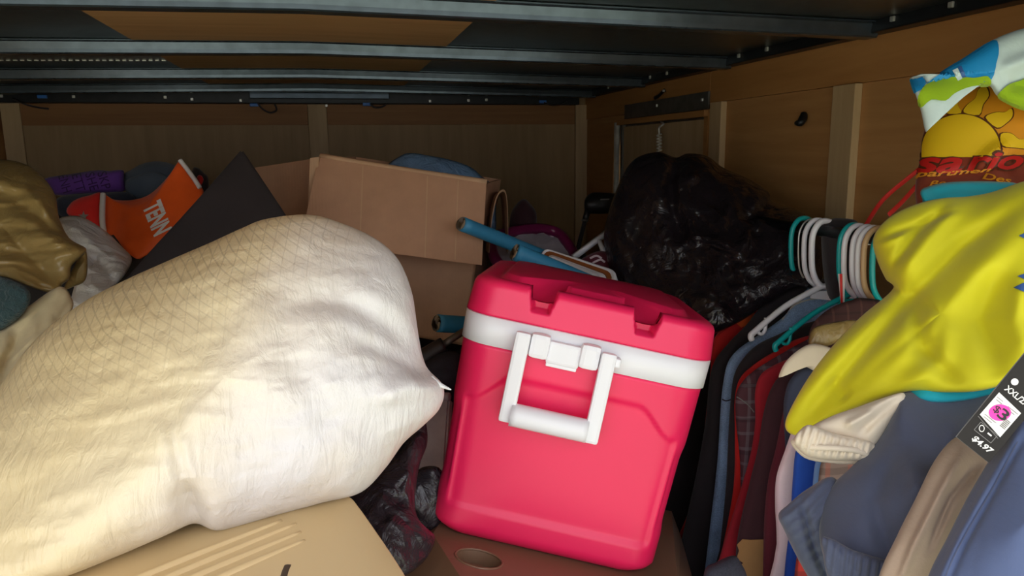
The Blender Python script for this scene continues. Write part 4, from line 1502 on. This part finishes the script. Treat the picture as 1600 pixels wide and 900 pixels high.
def hanger(Y, mat, label, tilt=0.0, frame=True, r=0.0055, drop=0.0, tip=0.165):
    hs = XROD - 0.026
    zt = ZROD + 0.017
    pts = [(XROD + 0.026, Y, zt - 0.035), (XROD + 0.024, Y, zt - 0.010), (XROD + 0.008, Y, zt + 0.003), (XROD - 0.012, Y, zt), (hs, Y, zt - 0.022), (hs - 0.001, Y, zt - 0.06), (hs + 0.004, Y, zt - 0.10), (hs + 0.016, Y, zt - 0.124), (XROD + 0.006, Y, zt - 0.138)]
    hook = tube('hook', pts, r, mat, 10, 5)
    parts = [hook]
    nz = zt - 0.138
    cx_ = XROD + 0.008
    if frame:
        fr = tube('frame', [(cx_ - tip, Y, nz - 0.57 * tip - 0.010), (cx_ - tip - 0.003, Y, nz - 0.57 * tip), (cx_ - tip + 0.008, Y, nz - 0.57 * tip + 0.010), (cx_ - 0.09, Y, nz - 0.036), (cx_ - 0.02, Y, nz - 0.004), (cx_, Y, nz + 0.002), (cx_ + 0.02, Y, nz - 0.004), (cx_ + 0.09, Y, nz - 0.036), (cx_ + tip - 0.008, Y, nz - 0.57 * tip + 0.010), (cx_ + tip + 0.003, Y, nz - 0.57 * tip), (cx_ + tip, Y, nz - 0.57 * tip - 0.010)], r, mat, 10, 4)
        web = slab('neck_web', [(cx_ - 0.03, Y - 0.002, nz - 0.008), (cx_ + 0.03, Y - 0.002, nz - 0.008), (cx_ + 0.026, Y - 0.002, nz - 0.03), (cx_ - 0.03, Y - 0.002, nz - 0.022)], 0.004, mat, 0, Vector((0, 1, 0)))
        parts.append(web)
        nt_ = tube('strap_notch', [(cx_ - 0.135, Y, nz - 0.058), (cx_ - 0.135, Y, nz - 0.082), (cx_ - 0.142, Y, nz - 0.092), (cx_ - 0.152, Y, nz - 0.088), (cx_ - 0.154, Y, nz - 0.079)], r * 0.6, mat, 8, 4)
        parts += [fr, nt_]
    thing('clothes_hanger', label, 'hanger', parts, 'clothes hangers on the rod')


hanger(1.425, 'teal_plastic', 'teal plastic hanger furthest left on the rod beside the black bag', frame=False)
hanger(1.398, 'chrome', 'thin silver wire hanger between the left teal and white hangers', r=0.002, frame=False)
hanger(1.378, 'white_plastic', 'white hanger directly behind the empty white hanger over the denim jacket', frame=False)
hanger(1.352, 'white_plastic', 'empty white hanger with its arm lying bare over the denim jacket', r=0.0065)
hanger(1.264, 'teal_plastic', 'teal hanger in the middle group with bare arm above the black sleeve')
hanger(1.250, 'white_plastic', 'white hanger right next to the middle teal hanger', frame=False)
hanger(1.226, 'white_plastic', 'white hanger left of the pair beside the tan hanger', frame=False)
hanger(1.210, 'white_plastic', 'white hanger touching the tan hanger on its left', frame=False)
hanger(1.194, 'tan_hanger', 'tan plastic hanger among the white ones', frame=False)
hanger(1.170, 'teal_plastic', 'teal hanger half covered by the yellow shirt', frame=False)


def garment(name, label, cat, Y, left, mat, th=0.016, extra=(), right=None, wr=None, sleeve=None, top=None):
    """hanging garment: left edge traced on its hanging plane, right half runs back towards the wall"""
    L = list(left)
    lastp = onY(L[-1][0], L[-1][1], Y)
    first = onY(L[0][0], L[0][1], Y)
    pts3 = [onY(x, y, Y) for x, y in L]
    xr = XROD + 0.20
    z0 = first.z
    pts3 += [Vector((xr - 0.05, Y, lastp.z)), Vector((xr, Y, (lastp.z + z0) / 2)), Vector((xr + 0.01, Y, z0 - 0.12)), Vector((XROD + 0.09, Y, z0 - 0.03))]

    def topx(p):
        v_ = p - CAM
        d = v_.dot(FV)
        return (800 + FPX * v_.dot(RV) / d, 450 - FPX * v_.dot(UV) / d)
    out = [topx(p) for p in pts3]
    cx_ = sum(p[0] for p in out) / len(out)
    c3 = Vector((XROD - 0.06, Y, (z0 + lastp.z) / 2 + 0.02))
    cc = topx(c3)
    body_ = inflate(name + '_body', out, (cc[0], cc[1], 1), th, th, mat, 5, wr=wr or ((0.005, 7, (1.8, 1, 0.35), 'n'), (0.0025, 18, (1.8, 1, 0.35), 'n')), nr=26, na=5, N=Vector((0, -1, 0)), plane=Y)
    parts = [body_]
    parts += [e(body_) for e in extra]
    thing(name, label, cat, parts, 'clothes hanging on the rod')


GW = 'garment'
garment('red_shirt', 'red shirt with orange collar edge furthest back by the black bag', 'shirt', 1.53, [(1240, 470), (1200, 478), (1168, 487), (1140, 507), (1120, 522), (1112, 545), (1108, 600), (1090, 760), (1070, 860)], 'red', 0.014,
        extra=(lambda b: decal('orange_collar', [(1150, 505), (1162, 488), (1176, 484), (1180, 492), (1168, 508), (1158, 512)], bvh_of(b), 'orange', 0.002, 6),))
garment('black_jacket', 'black jacket with broad shoulder next to the cooler', 'jacket', 1.465, [(1296, 436), (1262, 440), (1228, 450), (1190, 478), (1166, 508), (1135, 540), (1116, 566), (1108, 600), (1102, 660), (1088, 740), (1070, 820), (1048, 920), (1030, 1000)], 'black', 0.022)


def dn_extra(b):
    bv = bvh_of(b)
    return stroke('stitching', [(1222, 500), (1240, 478), (1265, 468), (1300, 466)], 2.2, bv, 'thread', 0.002)


garment('denim_jacket', 'light blue denim jacket with stitched collar', 'jacket', 1.405, [(1310, 446), (1288, 444), (1268, 448), (1246, 466), (1225, 494), (1190, 520), (1156, 544), (1138, 566), (1130, 600), (1126, 640), (1121, 720), (1112, 800), (1100, 900), (1090, 1000)], 'denim', 0.02,
        extra=(dn_extra, lambda b: stroke('shoulder_seam', [(1126, 622), (1134, 626), (1142, 624)], 2, bvh_of(b), 'denim_dark', 0.002)))
garment('black_shirt', 'black shirt hanging in front of the denim jacket', 'shirt', 1.335, [(1290, 500), (1245, 510), (1212, 524), (1186, 537), (1165, 556), (1148, 584), (1142, 620), (1138, 680), (1134, 760), (1124, 860), (1112, 960)], 'black', 0.016)
garment('red_sweater', 'bright red sweater edge between black shirt and plaid shirt', 'sweater', 1.308, [(1300, 520), (1250, 528), (1212, 548), (1178, 570), (1156, 592), (1148, 625), (1148, 680), (1146, 760), (1132, 840), (1118, 900), (1112, 960)], 'red', 0.012)


def pl_extra(b):
    return stroke('shoulder_seam', [(1148, 618), (1158, 624), (1170, 634), (1178, 644)], 1.4, bvh_of(b), 'ink_grey', 0.002)


garment('plaid_shirt', 'grey and maroon plaid shirt with a visible shoulder seam', 'shirt', 1.28, [(1320, 505), (1285, 516), (1262, 530), (1222, 552), (1186, 574), (1162, 594), (1150, 618), (1150, 660), (1156, 720), (1156, 790), (1150, 860), (1140, 960)], 'plaid', 0.016, extra=(pl_extra,))
garment('crimson_shirt', 'crimson shirt with a bright red lower sleeve', 'shirt', 1.235, [(1330, 530), (1285, 540), (1246, 555), (1208, 572), (1188, 588), (1180, 615), (1180, 660), (1172, 710), (1158, 760), (1140, 820), (1122, 880), (1110, 930)], 'crimson', 0.014)
garment('dark_pullover', 'dark maroon pullover with a tan lower band', 'pullover', 1.185, [(1340, 545), (1290, 552), (1250, 566), (1222, 584), (1204, 610), (1192, 650), (1184, 700), (1172, 750), (1158, 810), (1150, 860), (1152, 920), (1156, 1000)], 'dark_maroon', 0.022,
        extra=(lambda b: decal('tan_band', [(1149, 841), (1172, 843), (1196, 842), (1225, 842), (1225, 990), (1156, 990), (1150, 915)], bvh_of(b), 'tan_cloth', 0.0025, 12),))
garment('brown_plaid_shirt', 'brown plaid shirt shoulder under the middle hangers', 'shirt', 1.165, [(1352, 466), (1330, 469), (1306, 477), (1284, 492), (1268, 512), (1262, 545), (1262, 620), (1262, 760), (1270, 900)], 'brown_plaid', 0.014)
garment('maroon_sweater', 'maroon sweater hanging between the pullover and the pale knit', 'sweater', 1.13, [(1350, 570), (1300, 576), (1258, 590), (1232, 612), (1222, 650), (1212, 700), (1200, 750), (1194, 810), (1192, 900), (1190, 1000)], 'maroon', 0.02)
# khaki jacket collar with navy body
kb = lambda b: inflate('collar', [(1217, 590), (1226, 568), (1246, 548), (1270, 537), (1300, 544), (1326, 560), (1318, 582), (1296, 590), (1276, 582), (1256, 572), (1236, 574)], (1276, 562, 1), 0.012, 0.010, 'cream', 3, wr=((0.003, 16, (1, 1, 1), 'n'),), nr=16, N=Vector((0, -1, 0)), plane=1.075)
garment('navy_jacket', 'navy jacket with a beige turned collar', 'jacket', 1.095, [(1360, 560), (1310, 565), (1262, 570), (1236, 590), (1226, 616), (1224, 650), (1228, 720), (1230, 820), (1232, 960)], 'navy', 0.014, extra=(kb,))
garment('pale_knit', 'pale pink white knit garment beside the royal blue one', 'sweater', 1.06, [(1340, 620), (1290, 630), (1258, 645), (1240, 668), (1226, 705), (1213, 745), (1211, 790), (1214, 850), (1214, 1000)], 'pinkwhite', 0.014)
garment('royal_shirt', 'royal blue shirt under the cream trouser cuff', 'shirt', 1.025, [(1350, 640), (1300, 650), (1262, 668), (1244, 700), (1238, 750), (1234, 820), (1226, 900), (1222, 1000)], 'royal', 0.012)
garment('sky_shirt', 'light blue shirt in front of the royal blue shirt', 'shirt', 0.99, [(1360, 660), (1320, 670), (1290, 690), (1274, 720), (1268, 770), (1258, 840), (1248, 920), (1244, 1000)], 'skyblue', 0.01)
garment('grey_plaid_shirt', 'grey brown plaid shirt showing above the navy trouser hem', 'shirt', 0.96, [(1370, 670), (1330, 680), (1300, 696), (1284, 720), (1278, 760), (1272, 830), (1268, 920), (1264, 1000)], 'grey_plaid', 0.01)
garment('red_plaid_shirt', 'red and black plaid shirt at the bottom under the navy hem', 'shirt', 0.935, [(1380, 800), (1330, 806), (1290, 815), (1262, 830), (1248, 855), (1242, 890), (1238, 940), (1236, 1000)], 'red_plaid', 0.008)
single(inflate('dark_jeans', [(1100, 895, 1.1), (1120, 878), (1146, 868), (1158, 880), (1168, 905), (1166, 950), (1110, 960)], (1135, 915, 1.1), 0.03, 0.05, 'denim_dark', nr=16, wr=((0.004, 14, (1, 1, 1), 'n'),)),
       'dark folded jeans leg below the crimson shirt', 'jeans')
# black trousers over the rod, red white tag
single(inflate('black_trousers', [(1284, 358, 1.56), (1296, 343, 1.56), (1316, 341, 1.54), (1338, 345, 1.52), (1344, 362, 1.5), (1338, 400, 1.5), (1334, 450, 1.5), (1318, 474, 1.52), (1296, 466, 1.56), (1286, 420, 1.58)], (1315, 405, 1.54), 0.035, 0.04, 'black', nr=22, wr=((0.005, 14, (1.5, 1, 0.5), 'r'),)),
       'black trousers slung over the rod between white and teal hangers', 'trousers')
tg = slab('card', [W(1309, 428, 1.42), W(1319, 428, 1.41), W(1319, 476, 1.41), W(1314, 478, 1.42)], 0.002, 'ink_white')
tg2 = slab('red_stripe', [W(1312, 428, 1.4085), W(1316, 428, 1.4085), W(1317, 475, 1.4085), W(1314, 476, 1.4085)], 0.001, 'print_red')
thing('red_tag', 'small red and white swing tag hanging by the middle teal hanger', 'tag', [tg, tg2])
# clear olive film over a shoulder
single(inflate('olive_wrap', [(1264, 530), (1272, 512), (1300, 504), (1330, 500), (1352, 504), (1340, 522), (1310, 534), (1284, 545), (1266, 545)], (1305, 522, 1.30), 0.012, 0.012, 'olive_film', nr=16, wr=((0.004, 20, (1, 1, 1), 'r'),)),
       'crinkled olive plastic film lying on the brown plaid shoulder', 'plastic film')
# red straps from rod up to the wall
wp = onX(1470, 236, XR - 0.02)
s1 = tube('strap_band', [Vector((XROD, 1.235, ZROD + 0.013)), W(1380, 312, 1.46), W(1432, 268, 1.42), W(1475, 232, 1.42)], 0.0052, 'strap_red', 8, 5, flat=(Vector((0, 1, 0)), 0.3))
single(s1, 'upper red webbing strap running from the rod up to the printed shirt', 'strap', 'red straps of the rod')
s2_ = tube('strap_band', [W(1388, 336, 1.36), W(1410, 315, 1.36), W(1436, 286, 1.36)], 0.0048, 'strap_red', 8, 5, flat=(Vector((0, 1, 0)), 0.3))
single(s2_, 'lower red webbing strap vanishing under the yellow shirt', 'strap', 'red straps of the rod')

# ================================================================== PRINTED SHIRT, PATTERNED TOWEL
sh = inflate('shirt_cloth', [(1432, 320, 1.24), (1430, 290, 1.25), (1436, 255, 1.26), (1440, 225, 1.27), (1447, 195, 1.28), (1470, 150, 1.28), (1510, 120, 1.27), (1580, 110, 1.24), (1660, 120, 1.2), (1720, 200, 1.16), (1720, 320, 1.12), (1640, 380, 1.1), (1520, 380, 1.16), (1440, 350, 1.22)],
             (1560, 240, 1.22), 0.05, 0.05, 'print_rust', 3, wr=((0.006, 8, (1, 1, 1), 'n'),), creases=[([(1520, 270), (1550, 240), (1575, 225)], 0.012, 10), ([(1440, 285), (1500, 275), (1560, 262), (1600, 285)], -0.01, 10)], nr=44, na=5)
bsh = bvh_of(sh)
pr = []
pr.append(decal('yellow_field', [(1452, 200), (1468, 165), (1490, 140), (1530, 128), (1600, 132), (1680, 150), (1690, 230), (1600, 242), (1545, 244), (1450, 246)], bsh, 'sun_orange', 0.0008, 8))
disc = [(1502 + 61 * math.cos(a), 234 + 55 * math.sin(a)) for a in [math.pi + i * math.pi / 30 for i in range(31)]]
disc = disc + [(1563, 246), (1441, 246)]
pr.append(decal('sun_outline', [(1502 + (x - 1502) * 1.05, 234 + (y - 234) * 1.05 if y < 235 else y) for x, y in disc], bsh, 'print_brown', 0.0014, 7))
pr.append(decal('sun_disc', disc, bsh, 'sun_yellow', 0.002, 7))
rays_ = [[(1478, 177), (1490, 160), (1500, 147), (1507, 138), (1500, 152), (1497, 165), (1502, 177)],
         [(1506, 176), (1512, 164), (1524, 154), (1529, 140), (1540, 136), (1545, 150), (1536, 164), (1530, 180)],
         [(1540, 184), (1556, 176), (1570, 176), (1580, 170), (1582, 182), (1572, 193), (1558, 200)],
         [(1564, 210), (1580, 209), (1592, 218), (1606, 218), (1604, 232), (1586, 231), (1566, 228)]]
for q in rays_:
    cx_ = sum(p[0] for p in q) / len(q)
    cy_ = sum(p[1] for p in q) / len(q)
    pr.append(decal('ray_outline', [(cx_ + (x - cx_) * 1.13, cy_ + (y - cy_) * 1.10) for x, y in q], bsh, 'print_brown', 0.0014, 7, 3))
    pr.append(decal('sun_ray', q, bsh, 'sun_yellow', 0.002, 7, 3))
pr.append(lettering('lettering_shadow', 'sa', (1424, 273), (82, 0), (2, -28), bsh, 'print_brown', 0.0026, 0.07, 0.3))
pr.append(lettering('lettering', 'sa', (1428, 271), (75, 0), (2, -24), bsh, 'print_red', 0.0036, 0.03, 0.3))
pr.append(lettering('lettering_shadow', 'rio', (1506, 270), (94, -2), (2, -34), bsh, 'print_brown', 0.0026, 0.07, 0.3))
pr.append(lettering('lettering', 'rio', (1510, 267), (88, -2), (2, -28), bsh, 'print_red', 0.0036, 0.03, 0.3))
pr.append(lettering('lettering', 'partmen', (1430, 281), (118, -8), (0, -12), bsh, 'sun_orange', 0.0036, 0.02, 0.3))
pr.append(lettering('lettering', 'Des', (1535, 281), (45, 8), (0, -10), bsh, 'sun_orange', 0.0036, 0.02, 0.3))
pr.append(lettering('lettering', 'Be', (1452, 293), (26, -2), (0, -9), bsh, 'sun_orange', 0.0036, 0.02, 0.3))
thing('printed_shirt', 'rust shirt printed with a big yellow sun and red lettering', 'shirt', [sh] + pr)
tw = inflate('towel_cloth', [(1421, 124, 1.16), (1432, 118), (1443, 116), (1448, 131), (1475, 110), (1505, 92), (1550, 63), (1600, 44), (1670, 30), (1740, 60), (1740, 170), (1690, 190), (1640, 178), (1600, 172), (1572, 160), (1556, 148), (1545, 134), (1520, 138), (1496, 148), (1474, 165), (1452, 196), (1446, 205), (1438, 170), (1428, 142)],
             (1560, 112, 1.13), 0.035, 0.04, 'pale_cloth', 3, wr=((0.005, 9, (1, 1, 1), 'n'),), creases=[([(1560, 110), (1600, 95), (1660, 95)], 0.015, 12), ([(1575, 130), (1620, 140)], -0.012, 10)], nr=36, na=5)
btw = bvh_of(tw)
tp = [decal('blue_patch', [(1449, 131), (1475, 111), (1505, 93), (1552, 64), (1560, 78), (1556, 100), (1548, 124), (1520, 130), (1495, 130), (1470, 136), (1452, 142)], btw, 'print_blue', 0.003, 5, 3),
      decal('blue_corner', [(1423, 125), (1442, 118), (1447, 131), (1441, 140), (1430, 146), (1426, 136)], btw, 'print_blue', 0.003, 5),
      decal('lime_patch', [(1436, 150), (1447, 134), (1468, 126), (1495, 120), (1520, 123), (1542, 120), (1548, 132), (1528, 134), (1510, 138), (1490, 147), (1476, 158), (1455, 156), (1440, 168)], btw, 'print_lime', 0.004, 5, 3),
      decal('lime_patch', [(1560, 148), (1575, 132), (1595, 124), (1640, 110), (1700, 120), (1720, 165), (1650, 178), (1605, 172), (1575, 160)], btw, 'print_lime', 0.004, 5, 3),
      decal('print_mark', [(1488, 112), (1496, 108), (1503, 124), (1496, 128)], btw, 'pale_cloth', 0.0045, 5),
      decal('print_mark', [(1497, 106), (1502, 105), (1509, 122), (1503, 123)], btw, 'bluegrey_print', 0.0045, 5)]
thing('patterned_towel', 'white towel with blue and lime patches draped over the sun shirt', 'towel', [tw] + tp)

# ================================================================== AQUA AND YELLOW SHIRTS
single(inflate('aqua_shirt', [(1438, 300, 1.08), (1452, 291, 1.09), (1480, 285, 1.09), (1520, 283, 1.09), (1560, 284, 1.08), (1600, 290, 1.06), (1680, 330, 1.0), (1690, 500, 0.92), (1640, 570, 0.9), (1575, 608, 0.88), (1530, 622, 0.88), (1480, 629, 0.88), (1445, 627, 0.88), (1422, 614, 0.9), (1410, 560, 0.96), (1430, 450, 1.02), (1442, 330, 1.07)], (1540, 450, 1.0), 0.03, 0.06, 'aqua', 3, nr=30, wr=((0.005, 9, (1, 1, 1), 'n'),), creases=[([(1445, 305), (1500, 296), (1580, 297)], -0.006, 4)]),
       'aqua shirt showing as a band above and below the yellow shirt', 'shirt')
yb = inflate('shirt_cloth', [(1378, 350, 1.06), (1405, 330, 1.06), (1440, 316, 1.05), (1475, 309, 1.04), (1510, 307, 1.03), (1550, 300, 1.01), (1600, 283, 0.98), (1680, 262, 0.94), (1740, 330, 0.88), (1740, 480, 0.84), (1680, 560, 0.83), (1600, 591, 0.84), (1560, 604, 0.85), (1520, 612, 0.86), (1470, 613, 0.88), (1425, 611, 0.9), (1380, 622, 0.92), (1330, 640, 0.94), (1280, 662, 0.96), (1250, 680, 0.97), (1230, 674, 0.98), (1228, 655, 0.98), (1246, 618, 0.98), (1270, 580, 0.99), (1305, 536, 1.0), (1345, 495, 1.02), (1395, 452, 1.04), (1384, 436, 1.06), (1370, 405, 1.07), (1364, 375, 1.07)],
             (1470, 490, 0.97), 0.055, 0.035, 'yellow', 2.6, wr=((0.006, 5, (1, 1, 1), 'n'), (0.002, 14, (1, 1, 1), 'n')),
             creases=[([(1600, 320), (1500, 390), (1430, 460), (1340, 560), (1260, 650)], -0.022, 14), ([(1600, 360), (1520, 430), (1440, 520), (1350, 600)], 0.014, 20), ([(1510, 310), (1450, 380), (1405, 440)], 0.012, 12), ([(1480, 320), (1430, 370), (1395, 420)], -0.012, 8), ([(1378, 372), (1440, 352), (1500, 330)], -0.008, 6), ([(1368, 388), (1420, 372)], 0.007, 5),
                      ([(1430, 470), (1440, 540), (1500, 600)], -0.016, 14), ([(1560, 420), (1530, 500), (1560, 590)], -0.014, 18), ([(1490, 480), (1470, 560), (1400, 610)], 0.010, 16), ([(1300, 590), (1330, 620)], -0.010, 12), ([(1590, 430), (1580, 500), (1600, 560)], 0.012, 14)], nr=60, na=6)
by = bvh_of(yb)
yd = [decal('blue_print', q, by, 'bluegrey_print', 0.0016, 5) for q in ([(1592, 369), (1606, 362), (1640, 366), (1640, 374), (1600, 373)], [(1590, 432), (1604, 427), (1640, 428), (1640, 438), (1600, 437)], [(1584, 450), (1600, 442), (1650, 444), (1650, 470), (1610, 460), (1598, 456)])]
thing('yellow_shirt', 'bright yellow shirt draped diagonally over the hanging clothes', 'shirt', [yb] + yd)

# ================================================================== TROUSERS AT LOWER RIGHT
cb = inflate('leg_cloth', [(1268, 668), (1300, 650), (1340, 636), (1385, 620), (1412, 614), (1412, 632), (1395, 665), (1372, 700), (1362, 708), (1330, 690), (1290, 682)], (1350, 660, 0.88), 0.03, 0.03, 'cream', nr=24, wr=((0.004, 14, (1, 1, 1), 'n'),), creases=[([(1340, 680), (1370, 650), (1410, 620)], -0.012, 8), ([(1320, 668), (1370, 640)], 0.010, 8)])
cf = inflate('elastic_cuff', [(1240, 690), (1250, 672), (1266, 664), (1300, 676), (1335, 684), (1362, 690), (1368, 700), (1358, 718), (1330, 720), (1295, 719), (1260, 712)], (1305, 696, 0.865), 0.024, 0.024, 'cream', 4, nr=22, na=8, ribs=(0.25, 11, 0.0025))
cu = tube('cuff_edge', [W(x, y, d) for x, y, d in ((1240, 690, 0.87), (1262, 698, 0.85), (1300, 700, 0.84), (1338, 704, 0.845), (1360, 716, 0.86), (1330, 721, 0.875), (1295, 719, 0.88), (1260, 712, 0.88))], 0.0035, 'cream', 8, 5, True)
thing('cream_trousers', 'cream trouser leg with ribbed elastic cuff under the yellow shirt', 'trousers', [cb, (cf, [cu])])

nb_ = inflate('trouser_cloth', [(1420, 612, 0.90), (1490, 622, 0.90), (1560, 612, 0.88), (1620, 600, 0.85), (1560, 680, 0.8), (1520, 760, 0.78), (1480, 880, 0.77), (1470, 1010, 0.76), (1390, 1030, 0.76), (1318, 950, 0.78), (1290, 880, 0.8), (1280, 830, 0.83), (1292, 770, 0.85), (1330, 730, 0.86), (1370, 690, 0.87), (1400, 640, 0.87)], (1430, 760, 0.8), 0.035, 0.05, 'navy_pants', 3, nr=40,
              wr=((0.006, 7, (1, 1, 1), 'n'), (0.003, 18, (1, 1, 1), 'n')), creases=[([(1400, 700), (1370, 780), (1390, 880)], -0.010, 16), ([(1490, 640), (1480, 720), (1450, 800)], -0.004, 4), ([(1440, 700), (1430, 800), (1400, 860)], 0.010, 18)])
h1 = inflate('elastic_hem', [(1284, 845), (1300, 842), (1330, 858), (1360, 868), (1392, 880), (1400, 910), (1390, 950), (1330, 960), (1296, 910)], (1342, 898, 0.758), 0.016, 0.02, 'navy_pants', 4, nr=20, na=8, ribs=(0.15, 13, 0.0025))
h2 = inflate('back_leg', [(1216, 805), (1232, 788), (1260, 765), (1300, 745), (1320, 780), (1310, 850), (1320, 930), (1290, 940), (1262, 900), (1240, 860), (1226, 830)], (1275, 830, 0.86), 0.03, 0.03, 'navy_pants', 3, nr=22, wr=((0.005, 12, (1, 1, 1), 'n'),), creases=[([(1250, 775), (1270, 850), (1300, 920)], -0.012, 6)], ribs=(0.9, 16, 0.0018))
thing('navy_trousers', 'navy jogger trousers with gathered elastic hems at lower right', 'trousers', [nb_, h1, h2])
kh = inflate('trouser_cloth', [(1492, 684, 0.76), (1515, 690, 0.755), (1560, 715, 0.75), (1562, 750, 0.74), (1535, 800, 0.73), (1505, 860, 0.72), (1475, 930, 0.705), (1440, 1060, 0.70), (1335, 1060, 0.70), (1370, 910, 0.705), (1400, 840, 0.72), (1430, 780, 0.735), (1460, 720, 0.75)], (1468, 828, 0.715), 0.022, 0.02, 'khaki', 3, nr=26, wr=((0.003, 9, (1, 1, 1), 'n'),),
             creases=[([(1510, 700), (1470, 770), (1430, 850), (1395, 940)], 0.010, 7), ([(1530, 720), (1485, 780), (1450, 860)], -0.010, 6)])
thing('khaki_trousers', 'khaki trouser fold between navy and blue trousers', 'trousers', [kh])
bl = inflate('trouser_cloth', [(1600, 630, 0.70), (1570, 680, 0.70), (1545, 720, 0.70), (1510, 780, 0.69), (1480, 840, 0.675), (1450, 900, 0.66), (1410, 1010, 0.64), (1480, 1130, 0.60), (1620, 1140, 0.58), (1740, 1040, 0.58), (1770, 840, 0.61), (1740, 660, 0.66), (1680, 610, 0.69)], (1600, 820, 0.64), 0.035, 0.04, 'blue_pants', 2.8, nr=40,
             wr=((0.006, 7, (1, 1, 1), 'n'), (0.0015, 22, (1, 1, 1), 'n')), creases=[([(1600, 660), (1550, 750), (1500, 840), (1460, 930)], 0.006, 7), ([(1612, 668), (1562, 758), (1512, 848), (1472, 938)], -0.004, 4)])
sm_ = stroke('seam', [(1590, 690), (1555, 755), (1520, 815), (1490, 870), (1470, 920)], 1.6, bvh_of(bl), 'navy_pants', 0.001)
thing('blue_trousers', 'slate blue trousers nearest at the lower right corner', 'trousers', [bl, sm_])

# price tag
o0, o1 = (1495, 683), (1545, 723)
vx, vy = (118, -121), (118, -121)
q = [o0, o1, (o1[0] + 128, o1[1] - 154), (o0[0] + 128, o0[1] - 140)]
dt = 0.672
q3 = [W(q[0][0], q[0][1], dt), W(q[1][0], q[1][1], dt - 0.012), W(q[2][0], q[2][1], dt - 0.03), None]
q3[3] = q3[0] + (q3[2] - q3[1])
card_ = slab('card', q3, 0.0012, 'tag_black')
edge_ = slab('card_back', [p + FV * 0.002 for p in (q3[0], q3[1] + RV * 0.001 + UV * -0.0006, q3[2] + RV * 0.001, q3[3])], 0.0008, 'ink_grey')
bt = bvh_of(card_)


def tq(u, v):
    """u along the short edge 0..1, v along the long edge (pixels)"""
    L = math.hypot(128, 147)
    return (o0[0] + (o1[0] - o0[0]) * u + 128 / L * v, o0[1] + (o1[1] - o0[1]) * u - 147 / L * v)


def tagtext(s, u0, u1, v, h, mat='ink_white', bold=0.02, eps=0.0006, shear=0.0):
    a, b = tq(u0, v), tq(u1, v)
    c = tq(u0, v + h)
    return lettering('lettering', s, a, (b[0] - a[0], b[1] - a[1]), (c[0] - a[0], c[1] - a[1]), bt, mat, eps, bold, shear, 4)


tp = [tagtext('$4.97', 0.30, 0.90, 10, 11, bold=0.03, shear=0.2)]
tp.append(decal('price_label', [tq(0.06, 50), tq(0.80, 42), tq(0.80, 92), tq(0.06, 96)], bt, 'ink_white', 0.0005, 5))
sx, sy = tq(0.40, 72)
tp.append(decal('price_sticker', [(sx + 17.5 * math.cos(a), sy + 13 * math.sin(a)) for a in [i * math.pi / 12 for i in range(24)]], bt, 'pink_sticker', 0.0008, 4))
tp.append(tagtext('$', 0.22, 0.38, 66, 13, 'ink_black', 0.01, 0.0011))
tp.append(tagtext('3', 0.38, 0.62, 64, 18, 'ink_black', 0.02, 0.0011))
for k in range(6):
    v0 = 52 + k * 2.6
    tp.append(decal('barcode_bar', [tq(0.60, v0 + 4), tq(0.76, v0 + 4), tq(0.76, v0 + 5.4), tq(0.60, v0 + 5.4)], bt, 'ink_grey', 0.0008, 5))
for (u0, u1, v0) in ((0.10, 0.28, 88), (0.12, 0.30, 84), (0.14, 0.5, 55), (0.16, 0.42, 51), (0.45, 0.76, 87), (0.5, 0.7, 83)):
    tp.append(decal('small_print', [tq(u0, v0), tq(u1, v0), tq(u1, v0 + 0.9), tq(u0, v0 + 0.9)], bt, 'ink_grey', 0.0008, 5))
for a, b in (((0.20, 26), (0.72, 26)), ((0.72, 26), (0.72, 42)), ((0.72, 42), (0.20, 42)), ((0.20, 42), (0.20, 26))):
    tp.append(stroke('label_frame', [tq(*a), tq((a[0] + b[0]) / 2, (a[1] + b[1]) / 2), tq(*b)], 1.0, bt, 'ink_grey', 0.0006, 2))
sx, sy = tq(0.32, 35)
tp.append(stroke('leaf_mark', [(sx + 4 * math.cos(a), sy + 5 * math.sin(a)) for a in [i * math.pi / 4 for i in range(9)]], 1.2, bt, 'ink_white', 0.0006, 2))
tp.append(decal('small_print', [tq(0.5, 34), tq(0.62, 34), tq(0.62, 36.5), tq(0.5, 36.5)], bt, 'ink_white', 0.0006, 5))
tp.append(decal('small_print', [tq(0.05, 46), tq(0.78, 38), tq(0.78, 39), tq(0.05, 47)], bt, 'ink_grey', 0.0006, 5))
tp.append(tagtext('XXL/2XG', 0.10, 0.95, 104, 10, bold=0.02))
sx, sy = tq(0.18, 124)
tp.append(decal('round_mark', [(sx + 6 * math.cos(a), sy + 5.5 * math.sin(a)) for a in [i * math.pi / 8 for i in range(16)]], bt, 'ink_white', 0.0006, 5))
thing('price_tag', 'black price tag with a pink 3 dollar sticker on the trousers', 'price tag', [card_, edge_] + tp)
